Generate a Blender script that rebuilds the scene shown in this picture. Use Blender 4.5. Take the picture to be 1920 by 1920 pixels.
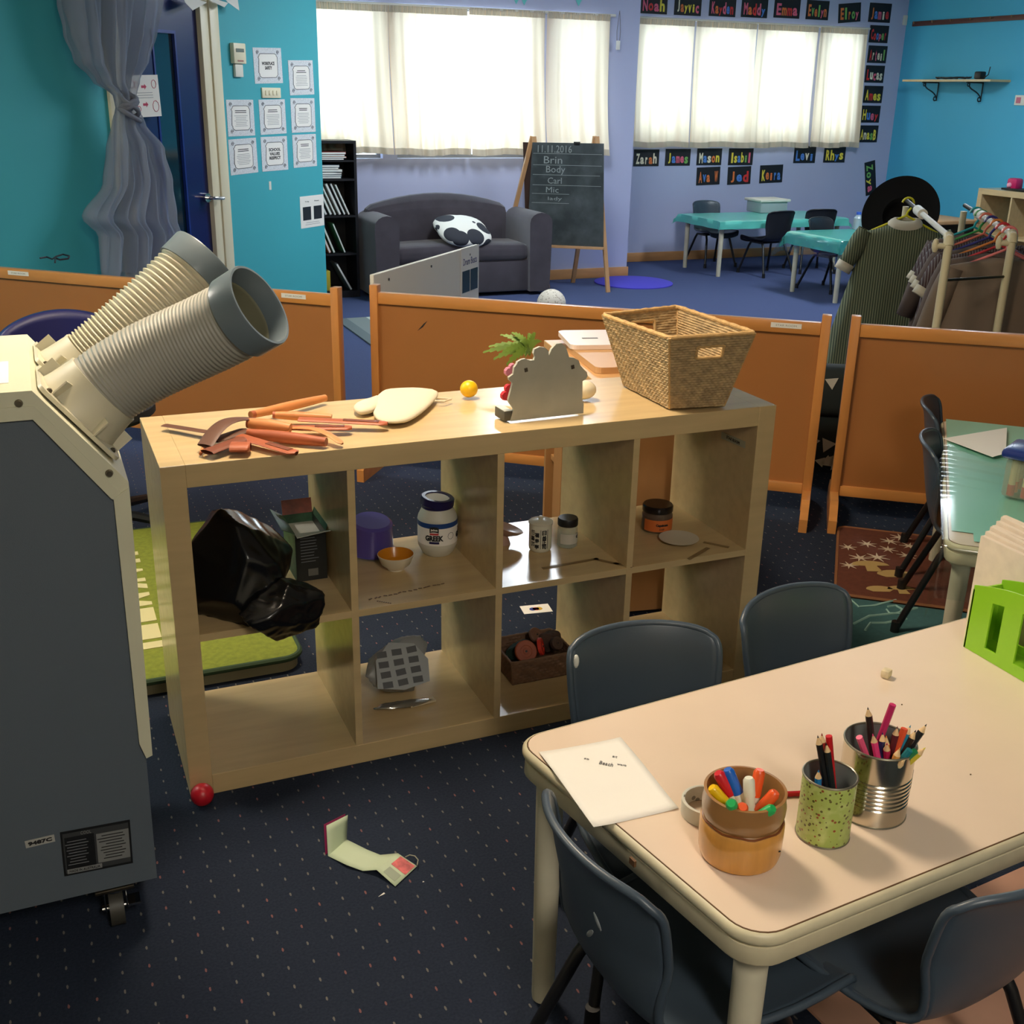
import bpy, bmesh, math, random
from mathutils import Vector as V, Matrix as MX, Euler
S = bpy.context.scene
C = S.collection
random.seed(7)
PI = math.pi
for o in list(bpy.data.objects): bpy.data.objects.remove(o)

# ---------------------------------------------------------------- camera
F = 2099.66
CP = V((-0.1908, -2.24397, 1.50724)); YAW, PIT, ROL = 0.4062043, 0.3584537, 0.0206363
fw = V((math.sin(YAW)*math.cos(PIT), math.cos(YAW)*math.cos(PIT), -math.sin(PIT)))
rt = V((math.cos(YAW), -math.sin(YAW), 0)); upv = rt.cross(fw)
r2 = rt*math.cos(ROL)+upv*math.sin(ROL); u2 = -rt*math.sin(ROL)+upv*math.cos(ROL)
cam = bpy.data.cameras.new('camera'); co = bpy.data.objects.new('camera', cam); C.objects.link(co)
cam.sensor_width = 36; cam.lens = 36*F/1920; cam.clip_start = .05; cam.clip_end = 100
m = MX.Identity(4)
for i in range(3): m[i][0], m[i][1], m[i][2], m[i][3] = r2[i], u2[i], -fw[i], CP[i]
co.matrix_world = m; S.camera = co

# ---------------------------------------------------------------- world, exposure
S.view_settings.view_transform = 'Standard'; S.view_settings.look = 'None'
S.view_settings.exposure = 0.35; S.view_settings.gamma = 1; S.view_settings.use_curve_mapping = False
W = bpy.data.worlds.new('world'); S.world = W; W.use_nodes = True
SKY = 6.0
bg = W.node_tree.nodes['Background']; bg.inputs[0].default_value = (.80, .90, 1, 1); bg.inputs[1].default_value = SKY
WARM = (1.0, .83, .62); NEUT = (1.0, .92, .80); COOL = (.84, .92, 1.0)
LAMP_MAIN, FILL_BACK, LAMP_FAR = 66, 34, 36      # emission of ceiling lights (near; added fill behind camera; far end and added fill)

# ---------------------------------------------------------------- materials
def lin(c):
    f = lambda x: x/12.92 if x <= .04045 else ((x+.055)/1.055)**2.4
    return tuple(f(x/255) for x in c)+(1,)
_m = {}
def M(name, col, rough=.55, metal=0, nz=None, bump=None, coat=0, trans=0, alpha=1, spec=.5, grain=None, emit=0, sheen=0):
    if name in _m: return _m[name]
    mt = bpy.data.materials.new(name); mt.use_nodes = True; nt = mt.node_tree; b = nt.nodes['Principled BSDF']
    b.inputs['Base Color'].default_value = lin(col); b.inputs['Roughness'].default_value = rough
    b.inputs['Metallic'].default_value = metal; b.inputs['Coat Weight'].default_value = coat; b.inputs['Coat Roughness'].default_value = .08
    b.inputs['Transmission Weight'].default_value = trans; b.inputs['Alpha'].default_value = alpha
    b.inputs['Specular IOR Level'].default_value = spec; b.inputs['Sheen Weight'].default_value = sheen
    if emit: b.inputs['Emission Color'].default_value = lin(col); b.inputs['Emission Strength'].default_value = emit
    tc = nt.nodes.new('ShaderNodeTexCoord'); out = tc.outputs['Object']
    if grain:
        mp = nt.nodes.new('ShaderNodeMapping'); mp.inputs['Scale'].default_value = grain; nt.links.new(out, mp.inputs[0]); out = mp.outputs[0]
    if nz:
        n = nt.nodes.new('ShaderNodeTexNoise'); n.inputs['Scale'].default_value = nz[0]; n.inputs['Detail'].default_value = 4; nt.links.new(out, n.inputs[0])
        mr = nt.nodes.new('ShaderNodeMapRange'); mr.inputs[1].default_value = .3; mr.inputs[2].default_value = .7
        mr.inputs[3].default_value = 1-nz[1]; mr.inputs[4].default_value = 1+nz[1]; nt.links.new(n.outputs[0], mr.inputs[0])
        hs = nt.nodes.new('ShaderNodeHueSaturation'); hs.inputs['Color'].default_value = lin(col)
        nt.links.new(mr.outputs[0], hs.inputs['Value']); nt.links.new(hs.outputs[0], b.inputs['Base Color'])
    if bump:
        n = nt.nodes.new('ShaderNodeTexNoise'); n.inputs['Scale'].default_value = bump[0]; n.inputs['Detail'].default_value = 3
        nt.links.new(tc.outputs['Object'], n.inputs[0]); bu = nt.nodes.new('ShaderNodeBump'); bu.inputs['Strength'].default_value = bump[1]
        bu.inputs['Distance'].default_value = .002; nt.links.new(n.outputs[0], bu.inputs['Height']); nt.links.new(bu.outputs[0], b.inputs['Normal'])
    _m[name] = mt; return mt
def nd(nt, t, **kw):
    n = nt.nodes.new(t)
    for k, v in kw.items(): setattr(n, k, v)
    return n
def math_(nt, op, a, b=None, c=None):
    n = nd(nt, 'ShaderNodeMath', operation=op)
    for i, x in enumerate((a, b, c)):
        if x is None: continue
        if isinstance(x, (int, float)): n.inputs[i].default_value = x
        else: nt.links.new(x, n.inputs[i])
    return n.outputs[0]
def mixc(nt, f, a, b):
    n = nd(nt, 'ShaderNodeMix', data_type='RGBA')
    if isinstance(f, (int, float)): n.inputs[0].default_value = f
    else: nt.links.new(f, n.inputs[0])
    for i, x in ((6, a), (7, b)):
        if isinstance(x, tuple): n.inputs[i].default_value = x
        else: nt.links.new(x, n.inputs[i])
    return n.outputs[2]
def base(name, rough=.6):
    mt = bpy.data.materials.new(name); mt.use_nodes = True; nt = mt.node_tree; b = nt.nodes['Principled BSDF']; b.inputs['Roughness'].default_value = rough
    tc = nd(nt, 'ShaderNodeTexCoord'); _m[name] = mt
    return mt, nt, b, tc.outputs['Object']
def stripes(name, c1, c2, freq, axis=0, duty=.5, rough=.8, both=False):
    mt, nt, b, oc = base(name, rough); sp = nd(nt, 'ShaderNodeSeparateXYZ'); nt.links.new(oc, sp.inputs[0])
    g = lambda ax: math_(nt, 'LESS_THAN', math_(nt, 'FRACT', math_(nt, 'MULTIPLY', sp.outputs[ax], freq)), duty)
    f = g(axis)
    if both: f = math_(nt, 'MULTIPLY', math_(nt, 'ADD', f, g(2)), .5)
    nt.links.new(mixc(nt, f, lin(c1), lin(c2)), b.inputs['Base Color']); return mt
def blobs(name, c1, c2, scale, thr, rough=.7, feature='F1'):
    mt, nt, b, oc = base(name, rough); v = nd(nt, 'ShaderNodeTexVoronoi'); v.inputs['Scale'].default_value = scale; nt.links.new(oc, v.inputs[0])
    f = math_(nt, 'LESS_THAN', v.outputs['Distance'], thr); nt.links.new(mixc(nt, f, lin(c1), lin(c2)), b.inputs['Base Color']); return mt

def carpet():
    mt, nt, b, oc = base('carpet', .95); sp = nd(nt, 'ShaderNodeSeparateXYZ'); nt.links.new(oc, sp.inputs[0])
    px = math_(nt, 'ADD', math_(nt, 'MULTIPLY', sp.outputs[0], 1/.0468), 10.06+.5); py = math_(nt, 'ADD', math_(nt, 'MULTIPLY', sp.outputs[1], 1/.0493), 20.14+.5)
    fx = math_(nt, 'SUBTRACT', math_(nt, 'FRACT', px), .5); fy = math_(nt, 'SUBTRACT', math_(nt, 'FRACT', py), .5)
    wn = nd(nt, 'ShaderNodeTexWhiteNoise', noise_dimensions='2D'); cb = nd(nt, 'ShaderNodeCombineXYZ')
    nt.links.new(math_(nt, 'FLOOR', px), cb.inputs[0]); nt.links.new(math_(nt, 'FLOOR', py), cb.inputs[1]); nt.links.new(cb.outputs[0], wn.inputs[0])
    d = math_(nt, 'ADD', math_(nt, 'POWER', math_(nt, 'MULTIPLY', fx, 1/.042), 2), math_(nt, 'POWER', math_(nt, 'MULTIPLY', fy, 1/.105), 2))
    nn = nd(nt, 'ShaderNodeTexNoise'); nn.inputs['Scale'].default_value = 300; nt.links.new(oc, nn.inputs[0])
    d = math_(nt, 'ADD', d, math_(nt, 'MULTIPLY', math_(nt, 'SUBTRACT', nn.outputs[0], .5), 1.6))
    dot = math_(nt, 'LESS_THAN', d, 1.0)
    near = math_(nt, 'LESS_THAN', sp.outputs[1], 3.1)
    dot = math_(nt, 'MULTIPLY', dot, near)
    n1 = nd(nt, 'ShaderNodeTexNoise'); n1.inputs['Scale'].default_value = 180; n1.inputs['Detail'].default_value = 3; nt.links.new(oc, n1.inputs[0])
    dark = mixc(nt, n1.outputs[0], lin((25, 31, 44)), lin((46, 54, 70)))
    far = mixc(nt, n1.outputs[0], lin((60, 70, 104)), lin((82, 94, 134)))  # same carpet further back: window light put into its colour
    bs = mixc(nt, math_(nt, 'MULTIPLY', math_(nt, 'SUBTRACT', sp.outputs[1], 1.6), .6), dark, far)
    for n in nt.nodes:
        if n.type == 'MIX': n.clamp_factor = True
    dc = mixc(nt, math_(nt, 'GREATER_THAN', wn.outputs[0], .72), lin((108, 105, 100)), lin((126, 86, 84)))
    nt.links.new(mixc(nt, dot, bs, dc), b.inputs['Base Color'])
    bu = nd(nt, 'ShaderNodeBump'); bu.inputs['Strength'].default_value = .6; bu.inputs['Distance'].default_value = .003
    nt.links.new(n1.outputs[0], bu.inputs['Height']); nt.links.new(bu.outputs[0], b.inputs['Normal']); b.inputs['Specular IOR Level'].default_value = .15
    return mt
def cloth_translucent(name, col, tr=.6, alpha=1.0):
    mt = bpy.data.materials.new(name); mt.use_nodes = True; nt = mt.node_tree; nt.nodes.remove(nt.nodes['Principled BSDF'])
    o = nt.nodes['Material Output']; d = nd(nt, 'ShaderNodeBsdfDiffuse'); t = nd(nt, 'ShaderNodeBsdfTranslucent'); mx = nd(nt, 'ShaderNodeMixShader')
    d.inputs[0].default_value = lin(col); t.inputs[0].default_value = lin(col); mx.inputs[0].default_value = tr
    nt.links.new(d.outputs[0], mx.inputs[1]); nt.links.new(t.outputs[0], mx.inputs[2]); src = mx.outputs[0]
    if alpha < 1:
        tp = nd(nt, 'ShaderNodeBsdfTransparent'); m2 = nd(nt, 'ShaderNodeMixShader'); m2.inputs[0].default_value = alpha
        nt.links.new(tp.outputs[0], m2.inputs[1]); nt.links.new(src, m2.inputs[2]); src = m2.outputs[0]
    nt.links.new(src, o.inputs[0]); _m[name] = mt; return mt
def clear(name, col=(255, 255, 255), k=.12, rough=.05):
    mt = bpy.data.materials.new(name); mt.use_nodes = True; nt = mt.node_tree; nt.nodes.remove(nt.nodes['Principled BSDF'])
    o = nt.nodes['Material Output']; g = nd(nt, 'ShaderNodeBsdfGlossy'); g.inputs['Roughness'].default_value = rough; t = nd(nt, 'ShaderNodeBsdfTransparent')
    t.inputs[0].default_value = lin(col); mx = nd(nt, 'ShaderNodeMixShader'); mx.inputs[0].default_value = k
    nt.links.new(t.outputs[0], mx.inputs[1]); nt.links.new(g.outputs[0], mx.inputs[2]); nt.links.new(mx.outputs[0], o.inputs[0]); _m[name] = mt; return mt
def birch():
    mt = M('birch_laminate', (204, 177, 130), .22, nz=(3.5, .07), grain=(1.2, 9, 9), coat=.0, spec=.6); return mt

# ---------------------------------------------------------------- mesh building
def frames(pts):
    pts = [V(p) for p in pts]; T = []
    for i in range(len(pts)):
        a = pts[max(i-1, 0)]; b = pts[min(i+1, len(pts)-1)]; T.append((b-a).normalized())
    n = T[0].orthogonal().normalized(); out = []
    for i, t in enumerate(T):
        n = (n-t*n.dot(t))
        n = n.normalized() if n.length > 1e-6 else t.orthogonal().normalized()
        out.append((pts[i], n, t.cross(n), t))
    return out
class MB:
    def __init__(s): s.bm = bmesh.new(); s.mi = 0
    def _f(s, vs):
        try: f = s.bm.faces.new(vs); f.material_index = s.mi; return f
        except ValueError: return None
    def box(s, c, size, rz=0, rot=None, bev=0, seg=2):
        R = rot if rot is not None else MX.Rotation(rz, 3, 'Z'); h = [x/2 for x in size]; c = V(c); vs = []
        for x in (-1, 1):
            for y in (-1, 1):
                for z in (-1, 1): vs.append(s.bm.verts.new(c+R @ V((x*h[0], y*h[1], z*h[2]))))
        fs = [s._f([vs[i] for i in q]) for q in ((0, 1, 3, 2), (4, 6, 7, 5), (0, 4, 5, 1), (2, 3, 7, 6), (0, 2, 6, 4), (1, 5, 7, 3))]
        if bev:
            es = list({e for f in fs for e in f.edges})
            r = bmesh.ops.bevel(s.bm, geom=es, offset=bev, segments=seg, affect='EDGES', profile=.5)
            for f in r['faces']: f.material_index = s.mi
        return s
    def bx(s, x0, x1, y0, y1, z0, z1, bev=0): return s.box(((x0+x1)/2, (y0+y1)/2, (z0+z1)/2), (abs(x1-x0), abs(y1-y0), abs(z1-z0)), bev=bev)
    def tube(s, pts, r, n=10, closed=False, cap=True, sc=(1, 1)):
        fr = frames(pts); N = len(fr); R = r if hasattr(r, '__len__') else [r]*N; rings = []
        for (p, a, b, t), rr in zip(fr, R):
            rings.append([s.bm.verts.new(p+a*math.cos(2*PI*k/n)*rr*sc[0]+b*math.sin(2*PI*k/n)*rr*sc[1]) for k in range(n)])
        for i in range(N if closed else N-1):
            A, B = rings[i], rings[(i+1) % N]
            for k in range(n): s._f((A[k], A[(k+1) % n], B[(k+1) % n], B[k]))
        if cap and not closed: s._f(rings[0][::-1]); s._f(rings[-1])
        return s
    def cyl(s, p0, p1, r0, r1=None, n=20, cap=True): return s.tube([p0, p1], [r0, r0 if r1 is None else r1], n, cap=cap)
    def lathe(s, prof, c=(0, 0, 0), n=28, R=None, wob=None, sx=1, sy=1):
        R = R or MX.Identity(3); c = V(c); rings = []
        for r, z in prof:
            if r < 1e-6: rings.append([s.bm.verts.new(c+R @ V((0, 0, z)))]); continue
            rings.append([s.bm.verts.new(c+R @ V((math.cos(2*PI*k/n)*r*sx*(wob(k/n, z) if wob else 1), math.sin(2*PI*k/n)*r*sy*(wob(k/n, z) if wob else 1), z))) for k in range(n)])
        for A, B in zip(rings, rings[1:]):
            for k in range(n):
                k2 = (k+1) % n
                if len(A) == 1 and len(B) == 1: continue
                if len(A) == 1: s._f((A[0], B[k], B[k2]))
                elif len(B) == 1: s._f((A[k], A[k2], B[0]))
                else: s._f((A[k], A[k2], B[k2], B[k]))
        return s
    def grid(s, f, nu, nv, cu=False, cv=False, skip=None):
        vs = [[s.bm.verts.new(V(f(i/nu, j/nv))) for j in range(nv if cv else nv+1)] for i in range(nu if cu else nu+1)]
        for i in range(nu):
            for j in range(nv):
                if skip and skip(i, j): continue
                a = (i+1) % nu if cu else i+1; b = (j+1) % nv if cv else j+1
                s._f((vs[i][j], vs[a][j], vs[a][b], vs[i][b]))
        return s
    def prism(s, pts, h0, h1, mat=None):
        mat = mat or MX.Identity(4); A = [s.bm.verts.new(mat @ V((x, y, h0))) for x, y in pts]; B = [s.bm.verts.new(mat @ V((x, y, h1))) for x, y in pts]
        n = len(pts); s._f(A[::-1]); s._f(B)
        for k in range(n): s._f((A[k], A[(k+1) % n], B[(k+1) % n], B[k]))
        return s
    def ball(s, c, r, n=16, R=None):
        if not hasattr(r, '__len__'): r = (r, r, r)
        m_ = n//2; R = R or MX.Identity(3)
        return s.lathe([(max(0, math.sin(PI*i/m_)) if 0 < i < m_ else 0, -math.cos(PI*i/m_)) for i in range(m_+1)], (0, 0, 0), n)._last_ball(c, r, n, m_, R)
    def _last_ball(s, c, r, n, m_, R):
        s.bm.verts.ensure_lookup_table(); k = (m_-1)*n+2; vs = s.bm.verts[-k:]
        for v in vs: v.co = V(c)+R @ V((v.co.x*r[0], v.co.y*r[1], v.co.z*r[2]))
        return s
    def hull(s, f):
        for v in s.bm.verts: v.co = V(f(v.co))
        return s
    def build(s, name, mats, parent=None, world=False, smooth=35, thick=0, sub=0, origin=None):
        me = bpy.data.meshes.new(name); bm = s.bm
        bmesh.ops.recalc_face_normals(bm, faces=bm.faces[:])
        if parent is not None and world:
            bm.transform(mw(parent).inverted())
        o = bpy.data.objects.new(name, me)
        if parent is None:
            if origin is None and world:
                cs = [v.co for v in bm.verts]; origin = V(((min(c.x for c in cs)+max(c.x for c in cs))/2, (min(c.y for c in cs)+max(c.y for c in cs))/2, min(c.z for c in cs)))
            if origin is not None: bm.transform(MX.Translation(-V(origin))); o.location = V(origin)
        bm.to_mesh(me); bm.free()
        for mt in (mats if isinstance(mats, (list, tuple)) else [mats]): me.materials.append(mt)
        if smooth:
            me.polygons.foreach_set('use_smooth', [True]*len(me.polygons)); me.set_sharp_from_angle(angle=math.radians(smooth))
        C.objects.link(o)
        if parent is not None: o.parent = parent
        if thick: md = o.modifiers.new('thickness', 'SOLIDIFY'); md.thickness = thick; md.offset = 0
        if sub: md = o.modifiers.new('smooth', 'SUBSURF'); md.levels = sub; md.render_levels = sub
        return o
def mw(o):
    b = MX.LocRotScale(o.location, o.rotation_euler, o.scale)
    return (mw(o.parent) @ o.matrix_parent_inverse @ b) if o.parent else b
def tag(o, label=None, cat=None, group=None, kind=None):
    if label: o['label'] = label
    if cat: o['category'] = cat
    if group: o['group'] = group
    if kind: o['kind'] = kind
    return o
def thing(name, label, cat, loc=(0, 0, 0), rz=0, group=None, rot=None):
    o = bpy.data.objects.new(name, None); C.objects.link(o); o.location = loc
    o.rotation_euler = rot if rot is not None else (0, 0, rz); o.empty_display_size = .05
    return tag(o, label, cat, group)
def copy_tree(o, parent=None):
    c = o.copy(); C.objects.link(c)
    if parent is not None: c.parent = parent
    for ch in [x for x in bpy.data.objects if x.parent == o]: copy_tree(ch, c)
    return c
def struct(name, mb, mt, **kw): return tag(mb.build(name, mt, **kw), kind='structure')
def at(u, v, z):
    d = fw+r2*((u-960)/F)-u2*((v-960)/F); return CP+d*((z-CP.z)/d.z)
def aty(u, v, y):
    d = fw+r2*((u-960)/F)-u2*((v-960)/F); return CP+d*((y-CP.y)/d.y)
def atx(u, v, x):
    d = fw+r2*((u-960)/F)-u2*((v-960)/F); return CP+d*((x-CP.x)/d.x)
def atp(u, v, p, n):
    d = fw+r2*((u-960)/F)-u2*((v-960)/F); n = V(n); return CP+d*((V(p)-CP).dot(n)/d.dot(n))
def atd(u, v, dep): return CP+(fw+r2*((u-960)/F)-u2*((v-960)/F))*dep
def basis(o, x, z=None, y=None):
    x = V(x).normalized(); z = V(z).normalized(); y = z.cross(x).normalized(); z = x.cross(y)
    m = MX.Identity(4)
    for i in range(3): m[i][0], m[i][1], m[i][2], m[i][3] = x[i], y[i], z[i], V(o)[i]
    return m
def text(s, size, mt, parent, mat, name='lettering', ext=.0004, fit=None, cyl=None, align='CENTER', bold=0, world=True):
    cu = bpy.data.curves.new('t', 'FONT'); cu.body = s; cu.size = size; cu.align_x = align; cu.align_y = 'CENTER'; cu.extrude = ext; cu.resolution_u = 2; cu.offset = bold
    t = bpy.data.objects.new('t', cu); C.objects.link(t); bpy.context.view_layer.update()
    me = bpy.data.meshes.new_from_object(t.evaluated_get(bpy.context.evaluated_depsgraph_get())); bpy.data.objects.remove(t); bpy.data.curves.remove(cu)
    if not len(me.vertices): return None
    if fit:
        xs = [v.co.x for v in me.vertices]; ys = [v.co.y for v in me.vertices]; w = max(xs)-min(xs); h = max(ys)-min(ys); cx, cy = (max(xs)+min(xs))/2, (max(ys)+min(ys))/2
        for v in me.vertices: v.co.x = (v.co.x-cx)*fit[0]/w; v.co.y = (v.co.y-cy)*fit[1]/h
    if cyl:
        r, a0, zc = cyl
        for v in me.vertices:
            a = a0+v.co.x/r; q = r+.0004+v.co.z; v.co = V((math.cos(a)*q, math.sin(a)*q, zc+v.co.y))
    if world and parent is not None: me.transform(mw(parent).inverted() @ mat)
    else: me.transform(mat)
    me.materials.clear(); me.materials.append(mt)
    o = bpy.data.objects.new(name, me); C.objects.link(o); o.parent = parent; return o
def lerp(a, b, t): return a+(b-a)*t
def bez(p0, p1, p2, p3, n):
    p0, p1, p2, p3 = map(V, (p0, p1, p2, p3))
    return [p0*(1-t)**3+p1*3*t*(1-t)**2+p2*3*t*t*(1-t)+p3*t**3 for t in [i/n for i in range(n+1)]]
def rrect(x0, x1, y0, y1, r, n=5):
    out = []
    for cx, cy, a in ((x1-r, y1-r, 0), (x0+r, y1-r, PI/2), (x0+r, y0+r, PI), (x1-r, y0+r, 1.5*PI)):
        for i in range(n+1): out.append((cx+r*math.cos(a+PI/2*i/n), cy+r*math.sin(a+PI/2*i/n)))
    return out

# common materials
white = M('white_paint', (226, 222, 208), .5); black = M('black_plastic', (22, 22, 24), .45); ink = M('ink', (25, 25, 28), .7)
paper = M('paper', (240, 236, 228), .8); chrome = M('chrome', (200, 200, 200), .18, 1); screwm = M('screw_steel', (120, 112, 98), .35, 1)
teal = M('teal_wall_paint', (62, 170, 182), .62, nz=(1.2, .03)); purple = M('lilac_wall_paint', (180, 186, 218), .65, nz=(1.5, .02))
cream = M('cream_gloss', (232, 222, 190), .4); pine = M('varnished_pine', (198, 130, 66), .35, nz=(4, .12), grain=(6, 6, 1), coat=.25)
pineh = M('varnished_pine_rail', (204, 136, 70), .33, nz=(4, .12), grain=(1, 6, 6), coat=.25)
bi = birch()

# ================================================================ room shell
CEIL = 2.5; YB = 6.6; YA = 7.4; XR = 8.11; XC = 4.667
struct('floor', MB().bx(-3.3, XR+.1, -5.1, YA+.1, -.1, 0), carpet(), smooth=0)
struct('ceiling', MB().bx(-3.3, XR+.1, -5.1, YA+.1, CEIL, CEIL+.1), M('ceiling_paint', (236, 232, 222), .8), smooth=0)
def wall_with_holes(mb, x0, x1, y0, y1, z1, holes):
    xs = x0
    for a, b, c, d in holes:
        mb.bx(xs, a, y0, y1, 0, z1); mb.bx(a, b, y0, y1, 0, c); mb.bx(a, b, y0, y1, d, z1); xs = b
    mb.bx(xs, x1, y0, y1, 0, z1); return mb
H1 = [(1.75, 2.45, 1.0, 2.12), (2.57, 3.75, 1.0, 2.12), (3.86, 4.32, 1.0, 2.12)]
H2 = [(5.10, 5.66, 1.14, 2.13), (5.72, 6.34, 1.14, 2.13), (6.40, 7.02, 1.14, 2.13), (7.12, 7.56, 1.14, 2.13)]
struct('wall_back', wall_with_holes(MB(), 1.3, XC, YB, YB+.14, CEIL, H1), purple, smooth=0)
struct('wall_alcove', wall_with_holes(MB(), XC-.12, XR+.1, YA, YA+.14, CEIL, H2), purple, smooth=0)
struct('wall_return', MB().bx(XC-.14, XC, YB+.001, YA, 0, CEIL), purple, smooth=0)
struct('wall_right', MB().bx(XR, XR+.1, -5.1, YA, 0, CEIL), M('turquoise_wall_paint', (72, 174, 208), .62, nz=(1.2, .03)), smooth=0)
struct('wall_front', MB().bx(-3.3, XR, -5.1, -5, 0, CEIL), M('cream_wall_paint', (216, 206, 184), .7), smooth=0)
# the turquoise wall with the door runs at an angle through the room
AZ = math.radians(48); WA = V((.866, 4.892, 0)); WE = V((math.sin(AZ), math.cos(AZ), 0)); WN = V((math.cos(AZ), -math.sin(AZ), 0))
WM = basis(WA, WE, (0, 0, 1))         # local x along the wall, y into the wall (away from us), z up
def wp(s, d, z): return WA+WE*s-WN*d+V((0, 0, z))
def wbox(mb, s0, s1, d0, d1, z0, z1, bev=0):
    return mb.box(wp((s0+s1)/2, (d0+d1)/2, (z0+z1)/2), (s1-s0, d1-d0, z1-z0), rot=WM.to_3x3(), bev=bev)
def ws(u, v): # pixel -> (s, z) on that wall
    p = atp(u, v, WA, WN); return (p-WA).dot(WE), p.z
mb = MB(); wbox(mb, -5.6, -.70, 0, .1, 0, CEIL); wbox(mb, .02, 1.18, 0, .1, 0, CEIL); wbox(mb, -.70, .02, 0, .1, 2.12, CEIL)
struct('wall_left', mb, teal, smooth=0)
struct('wall_corner', MB().bx(1.55, 1.62, 5.72, YB, 0, CEIL), teal, smooth=0)
struct('wall_side', MB().bx(-3.3, -3.2, -5, 1.3, 0, CEIL), M('cream_wall_paint', (216, 206, 184)), smooth=0)
bm_ = M('baseboard_wood', (206, 150, 96), .4, nz=(5, .08), grain=(1, 5, 5))
struct('baseboard_back', MB().bx(1.62, XC+.012, YB-.014, YB, 0, .085, bev=.003), bm_)
struct('baseboard_alcove', MB().bx(XC+.02, XR, YA-.014, YA, 0, .085, bev=.003), bm_)
struct('baseboard_right', MB().bx(XR-.014, XR, -4.9, YA-.02, 0, .085, bev=.003), bm_)
alu = M('window_aluminium', (150, 150, 150), .4, .6); pane = clear('window_glass', (235, 245, 250), .08, .02)
def window(name, holes, y):
    w = None
    for a, b, c, d in holes:
        mb = MB(); t = .03
        for q in ((a, b, c, c+t), (a, b, d-t, d), (a, a+t, c+t, d-t), (b-t, b, c+t, d-t)): mb.bx(q[0], q[1], y+.07, y+.10, q[2], q[3])
        if w is None:
            w = tag(thing(name, None, None, ((holes[0][0]+holes[-1][1])/2, y+.085, c)), kind='structure')
        mb.build('window_frame', alu, w, world=True, smooth=0)
        MB().bx(a+t, b-t, y+.083, y+.087, c+t, d-t).build('pane', pane, w, world=True, smooth=0)
    MB().bx(holes[0][0]-.02, holes[-1][1]+.02, y+.002, y+.065, holes[0][2]-.004, holes[0][2]+.004).build('window_sill', M('sill_paint', (190, 196, 220), .5), w, world=True)
    return w
window('window_1', H1, YB); window('window_2', H2, YA)
# door with blue leaf and narrow glass
navy = M('navy_gloss_paint', (10, 26, 88), .28, coat=.3)
d1 = tag(thing('door_1', None, None, wp(-.34, .03, 0)), kind='structure')
mb = MB()
for q in ((-.66, -.385, .02, 2.06), (-.19, 0, .02, 2.06), (-.385, -.19, .02, .66), (-.385, -.19, 1.79, 2.06)): wbox(mb, q[0], q[1], .02, .06, q[2], q[3])
mb.build('door_leaf', navy, d1, world=True, smooth=0)
wbox(MB(), -.385, -.19, .036, .042, .66, 1.79).build('glass_panel', M('dark_glass', (14, 46, 62), .06, spec=.8, coat=.6), d1, world=True, smooth=0)
mb = MB()
for q in ((-.385, -.19, .655, .672), (-.385, -.19, 1.778, 1.795), (-.385, -.373, .67, 1.78), (-.202, -.19, .67, 1.78)): wbox(mb, q[0], q[1], .014, .034, q[2], q[3])
mb.build('glazing_bead', M('navy_bead', (22, 50, 130), .3), d1, world=True, smooth=0)
hn = MB().cyl(wp(-.04, .02, .88), wp(-.04, -.005, .88), .027).tube([wp(-.04, -.005, .88), wp(-.04, -.045, .88), wp(-.03, -.05, .88), wp(.05, -.05, .875)], .010, 10)
hn.build('door_handle', chrome, d1, world=True)
mb = MB(); wbox(mb, 0, .07, -.012, .10, 0, 2.15, .003); wbox(mb, .07, .15, -.022, .0, 0, 2.2, .004); wbox(mb, -.70, -.66, -.012, .1, 0, 2.12, .003); wbox(mb, -.78, -.70, -.022, 0, 0, 2.2, .004)
struct('trim_1', mb, cream)

# ceiling lights above the frame: shelf and couch ones, plus three added as fill
def ceiling_light(loc, size, power, label, col=WARM):
    t = thing('ceiling_light', label, 'light', (loc[0], loc[1], CEIL-.07))
    MB().box((0, 0, .05), (size[0]+.06, size[1]+.06, .04), bev=.004).build('light_housing', white, t)
    mt = bpy.data.materials.new('diffuser_glow'); mt.use_nodes = True; b = mt.node_tree.nodes['Principled BSDF']; b.inputs['Base Color'].default_value = (0, 0, 0, 1)
    b.inputs['Emission Color'].default_value = (*col, 1); b.inputs['Emission Strength'].default_value = power
    MB().box((0, 0, .015), (size[0], size[1], .03)).build('diffuser', mt, t, smooth=0)
ceiling_light((.40, .25), (.30, .6), LAMP_MAIN, 'ceiling light fitting over the cube shelf')
ceiling_light((.2, -3.3), (.3, 1.2), FILL_BACK, 'added ceiling fill light behind the near table', NEUT)  # added fill for the fronts that face the camera
ceiling_light((2.9, 4.5), (.3, 1.2), LAMP_FAR, 'ceiling light fitting in front of the couch', COOL)
ceiling_light((6.0, 4.6), (.3, 1.2), LAMP_FAR, 'added ceiling fill light between the alcove and the turquoise wall', COOL)  # added fill to brighten the back room
ceiling_light((-1.7, 1.5), (.3, .9), LAMP_FAR*1.25, 'added ceiling fill light at the left, towards the tied sheer curtain', NEUT)  # added fill for the left wall and left fence

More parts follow.
